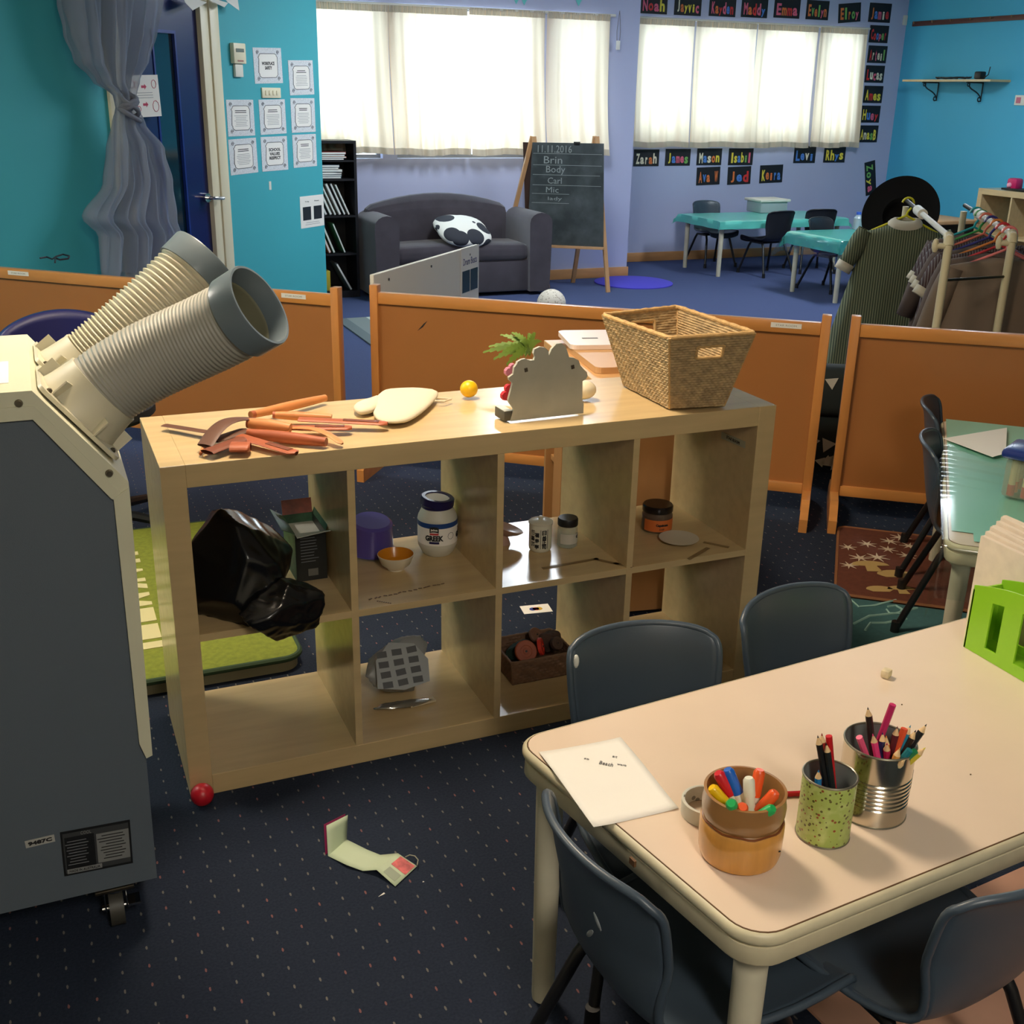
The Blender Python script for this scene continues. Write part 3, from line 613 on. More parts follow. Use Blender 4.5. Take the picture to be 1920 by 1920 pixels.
MB().box((.01, 0, 0), (bw-.10, bh, .008)).hull(lambda c: rb @ c).build('rear_board', M('rear_board_brown', (66, 44, 34), .6), t, world=True, smooth=0)
chalk = M('chalk', (138, 146, 144), .9)
mb = MB()
for yy, ln in ((.395, 1), (.285, 1), (.19, .98), (.09, 1), (.005, .55), (-.085, .55)): mb.box((-(1-ln)*bw/2, yy*bh, .005), (bw*ln*.97, .0035, .0006))
mb.hull(lambda c: em @ c).build('chalk_line', chalk, t, world=True, smooth=0)
for s_, x, y, w, h in (('11.11.2016', -.18, .44, .48, .07), ('Brin', -.2, .335, .26, .07), ('Body', -.16, .235, .27, .085), ('Carl', -.17, .135, .2, .06), ('Mic', -.2, .045, .18, .055), ('lady', -.16, -.045, .2, .045)):
    text(s_, .05, chalk, t, em @ MX.Translation((x*bw, y*bh, .005)), 'chalk_writing', fit=(w*bw, h*bh))
MB().box((.13*bw, bh/2, .008), (.05, .02, .02), bev=.003).hull(lambda c: em @ c).build('clip', black, t, world=True)

t = thing('room_screen', 'low cream divider panel with a photo poster, standing in front of the couch', 'divider', (1.6, 2.95, 0)); a = V((1.165, 2.5, 0)); b = at(894, 458, .757); b.z = 0
sm = basis((a+b)/2+V((0, 0, .378)), (b-a).normalized(), (0, 0, 1)); L = (b-a).length
SM = basis((a+b)/2+V((0, 0, .3785)), (b-a), (a-b).cross(V((0, 0, 1))) if (a-b).cross(V((0, 0, 1))).y < 0 else (b-a).cross(V((0, 0, 1))))
MB().box((0, 0, 0), (L, .757, .02), bev=.003).hull(lambda c: SM @ c).build('panel', M('panel_cream', (240, 234, 220), .5), t, world=True, smooth=0)
for x in (-.38, 0, .4): MB().cyl((x*L, .34, .009), (x*L, .34, .013), .006, n=10).hull(lambda c: SM @ c).build('screw', screwm, t, world=True)
ps = MB().box((.4*L, .17, .0115), (.2*L, .42, .002)).hull(lambda c: SM @ c).build('poster', paper, t, world=True, smooth=0)
text('Drum Beats', .03, M('text_violet', (70, 66, 120)), t, SM @ MX.Translation((.4*L, .31, .0127)), fit=(.15*L, .035))
for x in (.355, .445): MB().box((x*L, .21, .0135), (.08*L, .11, .001)).hull(lambda c: SM @ c).build('poster_photo', M('photo_green', (34, 62, 60), .3), t, world=True, smooth=0)
MB().box((.40*L, .02, .0135), (.12*L, .05, .001)).hull(lambda c: SM @ c).build('yellow_strip', M('strip_yellow', (214, 196, 80)), t, world=True, smooth=0)
MB().box((.26*L, .065, .0125), (.1*L, .02, .001)).hull(lambda c: SM @ c).build('blue_strip', M('strip_blue', (56, 66, 130)), t, world=True, smooth=0)

tag(MB().lathe([(0, .012), (.32, .012), (.335, .008), (.335, .0), (0, 0)], (4.55, 6.25, 0), 48).build('round_mat', M('mat_violet', (72, 66, 190), .9), None, world=True), 'round violet mat on the carpet in front of the chalkboard easel', 'mat')
tag(MB().ball(at(1033, 596, 0)+V((0, 0, .1)), .105, 24).build('round_pouf', blobs('pouf_weave', (216, 206, 190), (160, 148, 130), 60, .3), None, world=True), 'round beige woven ball just behind the middle wooden fence', 'ball')
t = thing('striped_rug', 'grey striped rug on the floor in the gap between the two left fences', 'rug', (2.2, 4.7, 0)); rg = M('rug_grey', (112, 122, 124), .95)
for i, (x0, x1, c) in enumerate(((1.72, 1.80, (96, 108, 112)), (1.80, 1.94, (120, 130, 130)), (1.94, 2.0, (186, 196, 188)), (2.0, 2.3, (120, 130, 130)), (2.3, 2.8, (96, 108, 112)))):
    MB().bx(x0, x1, 3.9, 5.38, .001, .009).build('rug_stripe', M('rug_stripe_%d' % i, c, .95), t, world=True, smooth=0)

# tables and chairs of the alcove
clothm = M('oilcloth_teal', (96, 196, 182), .28, coat=.3); clearp = clear('clear_plastic', (225, 240, 240), .14, .12)
def cover(t_, L, Wd, H, drop, mt, seed=0, name='tablecloth', label=None, cat='tablecloth', off=.012, cornerdrop=.0):
    r = random.Random(seed); mb = MB(); a, b = L/2+off, Wd/2+off; nu, nv = 44, 26
    def f(u, v):
        x = lerp(-a-drop, a+drop, u); y = lerp(-b-drop, b+drop, v); ox = max(0, abs(x)-a); oy = max(0, abs(y)-b); d = max(ox, oy)
        X = max(-a, min(a, x)); Y = max(-b, min(b, y)); wv = .012*math.sin(18*x+seed)*min(1, d/.05)+.010*math.sin(23*y)*min(1, d/.05)
        if ox and oy: X += math.copysign(min(ox, oy)*.55, x); Y += math.copysign(min(ox, oy)*.55, y); d = max(ox, oy)+.45*min(ox, oy)
        if ox: X += math.copysign(.01+abs(wv)*.8, x)
        if oy: Y += math.copysign(.01+abs(wv)*.8, y)
        return (X, Y, H+.004-d+(.0008*math.sin(31*x+3*math.sin(9*y)) if d == 0 else 0))
    o = MB().grid(f, nu, nv).build(name, mt, None, smooth=70); o.location = t_.location; o.rotation_euler = t_.rotation_euler
    return tag(o, label, cat)
ta = kid_table('low cream table under a turquoise cloth, far back in the alcove', (5.42, 6.97), (1, 0), 1.34, .66, .485)
cover(ta, 1.34, .66, .485, .07, clothm, 2, label='turquoise oilcloth on the far table of the alcove')
tb = kid_table('low cream table under a turquoise cloth and clear plastic, beside the hanging hat', (5.58, 5.52), (1, 0), 1.1, .65, .485)
cover(tb, 1.1, .65, .485, .10, clothm, 5, label='turquoise oilcloth with a hanging corner on the table beside the hanging hat', off=.005)
cover(tb, 1.1, .65, .4875, .16, clearp, 9, name='plastic_sheet', label='clear plastic sheet over the turquoise cloth beside the hanging hat', cat='plastic sheet', off=.014)
G = 'dark chairs around the alcove tables'
chair('dark chair with its back to us at the far alcove table, left one', 5.97, 6.38, 4, G, shell_b); chair('dark chair with its back to us at the far alcove table, right one', 6.50, 6.44, -12, G, shell_b)
chair('grey chair on the wall side of the far alcove table', 5.80, 7.0, 180, G, shell_m)
chair('dark chair pushed under the alcove table with the hanging cloth corner', 5.98, 5.45, 192, G, shell_b); chair('dark chair at the alcove table, half behind the striped dress', 6.22, 4.95, 60, G, shell_b)
p = at(1437, 397, .489); t = thing('storage_box', 'clear plastic box with white lid on the far alcove table', 'box', p)
MB().box((0, 0, .05), (.30, .24, .10), bev=.01).build('box_body', M('clear_box', (190, 205, 205), .2, trans=.3), t); MB().box((0, 0, .112), (.34, .28, .024), bev=.008).build('lid', white, t)
p = at(1607, 428, .5); t = thing('water_bottle', 'small clear bottle with blue cap on the cloth-covered table by the hat', 'bottle', (p.x, p.y, .492))
MB().lathe([(0, 0), (.035, 0), (.036, .01), (.036, .09), (.02, .11), (.018, .12)], (0, 0, 0)).build('bottle_body', M('bottle_clear', (200, 215, 225), .15, trans=.5), t); MB().cyl((0, 0, .12), (0, 0, .14), .02).build('cap', M('cap_blue', (50, 90, 190)), t)

# right wall: hook rail, bracket shelf, cube shelf
brn = M('rail_brown', (92, 52, 44), .5)
p0, p1 = atx(1710, 45, XR-.02), atx(1925, 33, XR-.02); t = thing('hook_rail', 'long brown hook rail high on the turquoise wall', 'rail', (XR-.01, (p0.y+p1.y)/2, p0.z))
MB().bx(XR-.018, XR, p0.y, p1.y-1.2, p0.z-.022, p0.z+.022, .002).build('rail', brn, t, world=True)
for k in range(9):
    y = lerp(p0.y-.06, p1.y-.6, k/8); MB().tube([(XR-.018, y, p0.z+.01), (XR-.05, y, p0.z), (XR-.055, y, p0.z+.02)], .005, 6).build('hook', M('hook_brass', (150, 110, 80), .4, .6), t, world=True)
xs = XR-.24; a = atx(1692, 149, xs); b = atx(1857, 151, xs); t = thing('wall_shelf', 'pale wooden shelf on two black scroll brackets on the turquoise wall', 'shelf', (XR-.12, (a.y+b.y)/2, a.z-.01))
MB().bx(xs, XR, b.y, a.y, a.z-.02, a.z, .002).build('board', bi, t, world=True, smooth=0)
for u in (1745, 1828):
    y = atx(u, 165, XR-.1).y; z = a.z-.02
    MB().tube([(XR-.01, y, z), (XR-.01, y, z-.17)], .006, 6).tube([(XR-.01, y, z-.005), (xs+.03, y, z-.005)], .006, 6).tube(bez((XR-.01, y, z-.15), (XR-.05, y, z-.06), (xs+.05, y, z-.08), (xs+.07, y, z-.01), 8), .006, 6).tube([(XR-.03+.018*math.cos(q*.6), y, z-.15+.018*math.sin(q*.6)) for q in range(10)], .006, 6).tube([(xs+.06+.014*math.cos(q*.6), y, z-.025+.014*math.sin(q*.6)) for q in range(10)], .005, 6).build('bracket', black, t, world=True)
cable = M('cable_black', (28, 30, 34), .4)
t = thing('cable_bundle', 'black cables and a power adapter lying on the wall shelf', 'cables', atx(1805, 148, xs+.1)); c0 = atx(1790, 146, xs+.08); mb = MB()
for k in range(5): mb.tube([(c0.x+.03*math.sin(q+k), c0.y+.22*math.cos(q*.55+k*.4)*(1-.1*k), a.z+.008+.012*abs(math.sin(q*1.3+k))) for q in range(14)], .006, 6)
q = atx(1857, 125, xs+.05); mb.tube([atx(1845, 146, xs+.05), atx(1853, 140, xs+.05), q], .005, 6); mb.build('cable', cable, t, world=True)
c0 = atx(1838, 138, xs+.06); MB().box((c0.x, c0.y, a.z+.035), (.07, .08, .065), bev=.012).build('adapter', black, t, world=True)
t = thing('wall_socket', 'white wall socket with pink sticker at the right picture edge', 'socket', atx(1915, 189, XR)); c0 = atx(1913, 188, XR-.005)
MB().box(c0, (.01, .12, .085), bev=.002).build('plate', white, t, world=True); MB().box(c0+V((-.007, .015, 0)), (.004, .05, .05)).build('sticker', M('sticker_pink', (200, 110, 130)), t, world=True, smooth=0)

# ================================================================ cube shelves
def cube_shelf(label, loc, rz, cols, rows=2, D=.39):
    t = thing('cube_shelf', label, 'shelf', loc, rz); T = .05; c = .335; d = .0167; Wt = 2*T+cols*c+(cols-1)*d; Ht = 2*T+rows*c+(rows-1)*d; bv = .0012
    for x in (0, Wt-T): MB().bx(x, x+T, 0, D, 0, Ht, bv).build('side_panel', bi, t, smooth=0)
    MB().bx(T, Wt-T, 0, D, Ht-T, Ht, bv).build('top_board', bi, t, smooth=0); MB().bx(T, Wt-T, 0, D, 0, T, bv).build('bottom_board', bi, t, smooth=0)
    for i in range(1, cols): x = T+i*c+(i-1)*d; MB().bx(x, x+d, .0006, D, T, Ht-T).build('divider', bi, t, smooth=0)
    for j in range(1, rows):
        z = T+j*c+(j-1)*d
        for i in range(cols): x = T+i*(c+d); MB().bx(x, x+c, .0012, D, z, z+d).build('shelf_board', bi, t, smooth=0)
    return t
cs = cube_shelf('pale birch cube shelf with eight open cells in the middle of the room', (0, 0, 0), 0, 4)
stain = M('stain_brown', (112, 84, 52), .6); tape = M('masking_tape', (196, 188, 170), .6)
r = random.Random(5); mb = MB()
for i in range(16): mb.box((.44+i*.0125+.004*r.random(), .045+i*.0016+.003*r.random(), .4030), (.009, .0035, .0006), rz=r.uniform(-.5, .8))
for i in range(7): mb.box((.455+i*.004, .03-.006*i*.6, .4030), (.004, .003, .0006), rz=.7)
mb.build('stain', stain, cs, smooth=0)
for x, y, l, a in ((.97, .075, .16, .05), (1.06, .055, .07, -.9), (1.09, .02, .05, -.9), (1.31, .02, .1, .5), (1.385, .055, .07, -.9)): MB().box((x, y, .4028), (l, .012, .0005), rz=a).build('tape_residue', M('tape_residue', (138, 112, 70), .5), cs, smooth=0)
MB().box((1.4392, .10, .672), (.0008, .11, .018), rot=MX.Rotation(-.04, 3, 'X')).build('tape_label', M('label_grey', (170, 168, 140), .5), cs, smooth=0)
text('STAR ROOM', .01, ink, cs, basis((1.4384, .10, .672), (0, -1, 0), (-1, 0, 0)), fit=(.06, .008))
cs2 = cube_shelf('pale birch cube shelf against the turquoise wall at the right edge', (7.72, 5.72, 0), -PI/2, 3)
t = thing('toy_lantern', 'small pink toy with pale round face on the right cube shelf', 'toy', atx(1903, 345, 7.85)); c0 = atx(1903, 345, 7.85); c0.z = .79
t.location = c0; MB().box((0, 0, .05), (.09, .11, .10), bev=.02).build('toy_body', M('toy_magenta', (190, 30, 90), .35), t); MB().ball((-.045, .015, .04), .024, 14).build('toy_face', M('toy_pink', (236, 160, 180)), t)
MB().box((0, -.06, .008), (.16, .26, .016), bev=.003).build('toy_base', black, t)

# ================================================================ wooden room divider fences
fpan = M('fence_panel_hardboard', (166, 106, 54), .42, nz=(2.5, .05), coat=.1)
def fence(label, P0, P1, Z0=.775, sticker=None, foot0=True, foot1=True):
    a, b = V((*P0, 0)), V((*P1, 0)); ex = (b-a).normalized(); L = (b-a).length; t = thing('fence_panel', label, 'fence', (a+b)/2, math.atan2(ex.y, ex.x), 'low wooden divider fences'); h = L/2
    for i, x in enumerate((-h, h)):
        MB().box((x, 0, Z0/2+.01), (.034, .042, Z0-.02), bev=.003).build('post', pine, t)
        if (foot0, foot1)[i]:
            MB().prism([(-.20, 0), (.20, 0), (.20, .05), (.13, .105), (-.13, .105), (-.20, .05)], -.015, .015, MX.Translation((x+(.001 if i else -.001), 0, .0)) @ basis((0, 0, 0), (0, 1, 0), (1, 0, 0)).to_3x3().to_4x4()).build('foot', pineh, t, smooth=0)
    MB().box((0, 0, Z0-.052), (L-.034, .032, .046), bev=.003).build('top_rail', pineh, t); MB().box((0, 0, .108), (L-.034, .032, .040), bev=.003).build('bottom_rail', pineh, t)
    MB().box((0, 0, (Z0-.075+.128)/2), (L-.034, .008, Z0-.075-.128), rot=None).build('panel', fpan, t, smooth=0)
    for x in sticker or (): 
        MB().box((x, -.0165, Z0-.047), (.11, .001, .018)).build('sticker', M('sticker_white', (226, 222, 214), .5), t, smooth=0)
        text('STAR ROOM', .01, M('text_grey2', (150, 148, 140)), t, basis((x, -.0172, Z0-.047), (1, 0, 0), (0, -1, 0)), fit=(.075, .007), world=False)
    return t
fA = fence('wooden fence at the left, behind the portable air cooler', (-.45, 3.335), (.91, 2.12), sticker=(.73, -.62))
fB = fence('long wooden fence in the middle, behind the wicker basket, with a dark scratch', (1.075, 2.14), (2.45, 1.04), sticker=(.74,))
fC = fence('wooden fence at the right, in front of the hanging clothes', (2.545, .995), (3.97, -.10))
MB().prism([(-.70, .60), (-.675, .618), (-.655, .645), (-.672, .632)], -.0048, -.0043, MX.Rotation(PI/2, 4, 'X') @ MX.Scale(-1, 4, (0, 0, 1))).build('scratch', ink, fB, smooth=0)

tag(MB().tube([at(u, v, .755) for u, v in ((75, 484), (88, 482), (98, 486), (105, 481), (118, 477), (130, 480), (128, 485), (112, 487), (104, 484), (103, 492))], .004, 6).build('twisted_wire', M('wire_dark', (40, 32, 44), .5), None, world=True), 'small dark twisted wire lying on top of the left fence rail', 'wire')
# ================================================================ portable air cooler
grey = M('cooler_grey_paint', (92, 102, 112), .5, bump=(700, .25)); creamp = M('cooler_cream_plastic', (214, 212, 186), .45, nz=(5, .04)); ductm = M('duct_plastic', (196, 188, 164), .4); ductn = M('duct_plastic_near', (160, 158, 148), .42); ringm = M('duct_ring_grey', (104, 116, 124), .3)
t = thing('air_cooler', 'grey and cream portable air cooler with two raised flexible ducts', 'air cooler', (-.42, -.17, 0)); YF, YR, XRt = -.385, .055, -.092
xz = MX(((1, 0, 0, 0), (0, 0, 1, 0), (0, 1, 0, 0), (0, 0, 0, 1)))   # prism plane x,z ; height -> y
MB().prism([(-.78, .1), (XRt-.016, .1), (XRt-.004, .87), (-.222, 1.03), (-.78, 1.03)], YF, YR, xz).build('body', grey, t, world=True, smooth=0)
MB().prism([(XRt-.006, .858), (XRt+.008, .868), (XRt+.008, .893), (-.212, 1.058), (-.79, 1.058), (-.79, 1.031), (-.222, 1.031)], YF-.006, YR+.006, xz).build('top_cover', creamp, t, world=True, smooth=0)
MB().prism([(XRt-.022, .868), (XRt-.002, .854), (XRt+.002, .865), (-.212, 1.034), (-.79, 1.034), (-.79, 1.012), (-.216, 1.012)], YF-.008, YF-.0005, xz).build('front_trim', creamp, t, world=True, smooth=0)
MB().prism([(XRt-.018, .868), (XRt+.008, .884), (XRt-.001, .372), (XRt-.012, .368), (XRt-.021, .40)], YF-.0095, YF+.03, xz).build('side_trim', creamp, t, world=True, smooth=0)
for u, v in ((35, 757), (205, 888)):
    c = aty(u, v, YF-.009); MB().cyl(c+V((0, .002, 0)), c-V((0, .003, 0)), .0065, .005, 14).build('screw', screwm, t, world=True)
MB().box((-.30, -.25, 1.0585), (.11, .16, .001)).build('top_sticker', paper, t, world=True, smooth=0)
yf = YF-.0012
def fq(u0, v0, u1, v1): a, b = aty(u0, v0, yf), aty(u1, v1, yf); return a, b
c0, c1, c2 = aty(112, 1561, yf), aty(243, 1537, yf), aty(121, 1643, yf); pm = basis((c1+c2)/2, c1-c0, (0, -1, 0)); pw, ph = (c1-c0).length, (c0-c2).length
MB().box((0, 0, 0), (pw, ph, .001)).hull(lambda c: pm @ c).build('rating_plate', M('plate_black', (26, 28, 30), .4), t, world=True, smooth=0)
MB().box((0, 0, .0002), (pw*.94, ph*.9, .001)).hull(lambda c: pm @ c).build('plate_border', M('plate_grey', (60, 62, 64), .4), t, world=True, smooth=0)
MB().box((-.24*pw, .0, .0006), (pw*.42, ph*.72, .001)).hull(lambda c: pm @ c).build('plate_dark_field', M('plate_black', (26, 28, 30)), t, world=True, smooth=0)
MB().box((.235*pw, -.01*ph, .0006), (pw*.47, ph*.66, .001)).box((-.2*pw, -.41*ph, .0006), (.5*pw, .1*ph, .001)).hull(lambda c: pm @ c).build('plate_light_field', M('plate_silver', (128, 130, 130), .4), t, world=True, smooth=0)
mb = MB(); r = random.Random(9)
for i in range(9): mb.box((.235*pw+r.uniform(-.004, .004), (.26-.065*i)*ph, .0013), (pw*r.uniform(.25, .42), ph*.018, .0004))
mb.hull(lambda c: pm @ c).build('plate_print', ink, t, world=True, smooth=0); mb = MB()
for i in range(9): mb.box((-.28*pw, (.26-.065*i)*ph, .0013), (pw*r.uniform(.2, .34), ph*.014, .0004))
mb.hull(lambda c: pm @ c).build('plate_print', gl, t, world=True, smooth=0)
text('COOL', .02, M('plate_silver', (128, 130, 130)), t, pm @ MX.Translation((-.14*pw, .41*ph, .001)), fit=(.15*pw, .07*ph)); text('MADE IN AUSTRALIA', .02, ink, t, pm @ MX.Translation((-.2*pw, -.41*ph, .0014)), fit=(.44*pw, .05*ph))
c0, c1, c2 = aty(47, 1578, yf), aty(102, 1565, yf), aty(48, 1590, yf); m2 = basis((c1+c2)/2, c1-c0, (0, -1, 0)); w_, h_ = (c1-c0).length, (c0-c2).length
MB().box((0, 0, 0), (w_, h_*1.1, .001)).hull(lambda c: m2 @ c).build('number_sticker', M('sticker_white2', (176, 176, 170)), t, world=True, smooth=0); text('9487C', .02, ink, t, m2 @ MX.Translation((0, 0, .0008)), fit=(w_*.82, h_*.6), bold=.001)
rub = M('caster_rubber', (60, 58, 52), .5)
for i, (x, y) in enumerate(((-.185, -.352), (-.70, -.32), (-.155, .0), (-.70, .0))):
    pl = MB().box((x, y, .094), (.07, .07, .008), bev=.002).build('caster_plate', screwm, t, world=True)
    MB().cyl((x-.013, y-.005, .036), (x+.013, y-.005, .036), .035, n=24).build('wheel', rub, pl, world=True)
    mb = MB()
    for s_ in (-1, 1): mb.box((x+s_*.019, y+.004, .06), (.003, .034, .062), bev=.001)
    mb.cyl((x, y, .078), (x, y, .092), .022).cyl((x-.026, y-.005, .036), (x+.026, y-.005, .036), .006).box((x+.032, y-.02, .055), (.022, .03, .004)); mb.build('fork', chrome, pl, world=True)
slope_n = V((.785, 0, .62)); sl = V((.62, 0, -.785))
def duct(y, Mo, ax, R, mt, ribs, k0, k1, bx=-.150, bz=.985):
    B = V((bx, y, bz)); N = slope_n; Rm = basis(B, (0, 1, 0), N).to_3x3()
    o = MB().prism(rrect(-.086, .086, -.086, .086, .02), 0, .007, basis(B+N*.0, (0, 1, 0), N)).lathe([(R+.012, .006), (R+.009, .02), (R+.004, .055), (R+.004, .062), (R-.004, .062), (R-.004, .006)], B, 40, Rm).build('duct_collar', M('collar_white', (206, 200, 176), .42), t, world=True, smooth=40)
    for a in range(6):
        an = a*PI/3+.3; d = Rm @ V((math.cos(an), math.sin(an), 0)); MB().box(B+d*(R+.014)+N*.022, (.022, .003, .032), rot=Rm @ MX.Rotation(an, 3, 'Z')).build('collar_rib', _m['collar_white'], o, world=True, smooth=0)
    mb = MB()
    for a in (PI/4, 3*PI/4, 5*PI/4, 7*PI/4): d = Rm @ V((math.cos(a), math.sin(a), 0)); mb.ball(B+d*.098+N*.008, .005, 8)
    mb.build('screw', screwm, o, world=True)
    path = bez(B+N*.045, B+N*(.045+k0), Mo-ax*(.04+k1), Mo-ax*.035, ribs*6); rad = []
    for i in range(len(path)): rad.append(R+(.0026 if mt is ductm else .0010)*math.cos(2*PI*i/6))
    MB().tube(path, rad, 44, cap=False).build('duct_hose', mt, t, world=True, smooth=80)
    MB().tube(path[::3], [x-.005 for x in rad[::3]], 36, cap=False).build('hose_inner', M('hose_inner', (120, 118, 96), .6), t, world=True, smooth=80)
    Ra = basis(Mo, V((0, 0, 1)).cross(ax), ax).to_3x3()
    MB().lathe([(R+.006, -.045), (R+.0065, -.002), (R+.005, .001), (R+.001, .001), (R-.001, -.003), (R-.002, -.045), (R+.006, -.045)], Mo, 56, Ra).build('duct_ring', ringm, t, world=True, smooth=40)
ax1 = V((.69, -.50, .515)).normalized(); M1 = atd(487, 572, 1.86)
duct(-.275, M1, ax1, .0665, ductn, 38, .10, .11)
ax2 = V((.74, .22, .62)).normalized(); M2 = atd(388, 488, 2.12)
duct(-.075, M2, ax2, .0665, ductm, 30, .06, .10)

# office chair behind the cooler
ov = M('office_chair_navy', (34, 36, 96), .42); t = thing('office_chair', 'dark blue chair with rounded back between the cooler and the left fence', 'chair', (-.02, 1.62, 0))
MB().grid(lambda u, v: (lerp(-.33, .10, u), 1.95+.05*math.cos((u-.5)*PI), lerp(.44, .66+.10*math.sin(PI*min(1, max(0, u)))**.5, v)), 26, 10).build('backrest', ov, t, world=True, smooth=80, thick=.03)
MB().lathe([(0, .43), (.20, .43), (.225, .45), (.225, .475), (.2, .49), (0, .495)], (-.07, 1.74, 0), 32).build('seat', M('seat_black', (24, 24, 28), .8), t, world=True)
MB().cyl((-.07, 1.74, .08), (-.07, 1.74, .43), .025).tube([(-.07, 1.9, .45), (-.09, 1.97, .42), (-.1, 1.99, .6)], .018, 8).build('column', black, t, world=True)
for k in range(5):
    a = k*2*PI/5-.55; lg = MB().tube([(-.07, 1.74, .085), (-.07+.14*math.cos(a), 1.74+.14*math.sin(a), .08), (-.07+.27*math.cos(a), 1.74+.27*math.sin(a), .06)], [.022, .018, .014], 8).build('base_arm', black, t, world=True)
    MB().cyl((-.07+.27*math.cos(a)-.012, 1.74+.27*math.sin(a), .025), (-.07+.27*math.cos(a)+.012, 1.74+.27*math.sin(a), .025), .025).build('wheel', black, lg, world=True)

# ================================================================ rugs near the shelf
gr = M('rug_green_pile', (116, 124, 36), .95, nz=(60, .16), bump=(300, .6)); t = thing('green_floor_mat', 'thick green mat with cream letters, on the floor behind the cube shelf', 'mat', (-.2, 1.05, 0))
MB().prism(rrect(-.85, .372, .50, 1.62, .05), .036, .05).build('pile', gr, t, world=True, smooth=0); MB().prism(rrect(-.845, .367, .505, 1.615, .05), .003, .036).build('foam_side', M('foam_grey', (120, 112, 84), .8), t, world=True, smooth=0)
MB().tube([(x, y, .043) for x, y in rrect(-.85, .372, .50, 1.62, .05)], .009, 8, closed=True).build('piping', M('piping_green', (38, 60, 30), .7), t, world=True)
lm = M('letter_cream', (200, 190, 140), .9)
for i, ch in enumerate('HAKMEIL'): text(ch, .1, lm, t, basis((-.06, 1.36-.115*i, .0506), (0, -1, 0), (0, 0, 1)), 'mat_letter', .001, (.095, .17), bold=.006)
tag(MB().box((.90, 3.0, .02), (.8, .5, .038), rz=-.5, bev=.01).build('floor_cushion', M('cushion_green', (70, 130, 110), .9), None, world=True), 'flat green cushion on the floor in the gap between the left fences', 'cushion')
bq = [at(1572, 990, 0), at(1720, 1003, 0)]; d_ = (bq[1]-bq[0]).normalized(); pq = V((d_.y, -d_.x, 0))
t = thing('star_rug', 'brown rug with pale stars and mushrooms by the feet of the middle fence', 'rug', bq[0]); RM = basis(bq[0], d_, (0, 0, 1)); br = M('rug_brown', (100, 52, 34), .95, nz=(60, .12))
lv = (at(1566, 1112, 0)-bq[0]); ang_len = lv.length; pq = lv.normalized(); d_ = V((-pq.y, pq.x, 0)); RX = basis(bq[0], d_, (0, 0, 1))
MB().prism(rrect(0, .95, -ang_len-.02, 0, .03), .001, .008, RX).build('rug_base', br, t, world=True, smooth=0)
MB().tube([RX @ V((x, y, .006)) for x, y in rrect(0, .95, -ang_len-.02, 0, .03)], .006, 6, closed=True).build('rug_edge', M('rug_edge_tan', (140, 90, 54), .8), t, world=True)
sm_ = M('rug_star', (214, 196, 170), .95); mm_ = M('rug_mushroom', (190, 160, 100), .95)
def onrug(u, v): return at(u, v, .0085)
for u, v, k in ((1590, 1026, .9), (1626, 1020, 1), (1612, 1046, 1.1), (1645, 1045, 1.2), (1668, 1015, 1), (1688, 1008, 1.1), (1665, 1030, 1), (1705, 1024, 1), (1592, 1060, .9), (1700, 1042, 1)):
    c = onrug(u, v); pts = []
    for i in range(14): a = i*PI/7; rr = (.036 if i % 2 == 0 else .009)*k; pts.append((rr*math.cos(a), rr*math.sin(a)))
    MB().prism(pts, 0, .001, MX.Translation(c) @ MX.Rotation(.4*u, 4, 'Z')).build('star', sm_, t, world=True, smooth=0)
for u, v, k, st in ((1632, 1060, 1.3, 1), (1678, 1077, 1.2, 0), (1650, 1105, .9, 0), (1690, 1105, .9, 1)):
    c = onrug(u, v); MB().prism([(.05*k*math.cos(a*PI/10), .03*k*math.sin(a*PI/10)) for a in range(11)]+([(-.015*k, -.005), (-.02*k, -.04*k), (.02*k, -.04*k), (.015*k, -.005)] if st else [(-.03*k, -.02*k), (.03*k, -.02*k)]), 0, .001, MX.Translation(c) @ MX.Rotation(YAW*-1, 4, 'Z')).build('mushroom', mm_, t, world=True, smooth=0)
t = thing('teal_rug', 'teal rug with pale swirls under the chair behind the near table', 'rug', (1.8, .1, 0)); RT = basis(bq[0]-pq*0, d_, (0, 0, 1))
MB().prism([(.0, -ang_len-.04), (1.1, -ang_len-.04), (1.1, -ang_len-1.0), (0, -ang_len-1.0)], .001, .007, RT).build('rug_base', M('rug_teal', (62, 104, 106), .95, nz=(60, .1)), t, world=True, smooth=0)
for pts in ([(1590, 1120), (1610, 1138), (1640, 1135), (1680, 1125)], [(1600, 1170), (1630, 1155), (1680, 1150), (1720, 1140)], [(1622, 1182), (1632, 1168), (1660, 1168), (1700, 1160)], [(1662, 1143), (1668, 1150), (1686, 1150), (1692, 1143), (1680, 1136), (1664, 1138)]):
    MB().tube([at(u, v, .008) for u, v in pts], .004, 5).build('swirl', M('rug_swirl', (150, 190, 180), .9), t, world=True)
pr_ = tag(MB().box((1.45, -1.35, .004), (1.0, .9, .006), rz=.1).build('pink_rug', M('rug_pink', (196, 150, 126), .9, nz=(5, .15)), None, world=True), 'pinkish rug on the floor under the right end of the near table', 'rug')

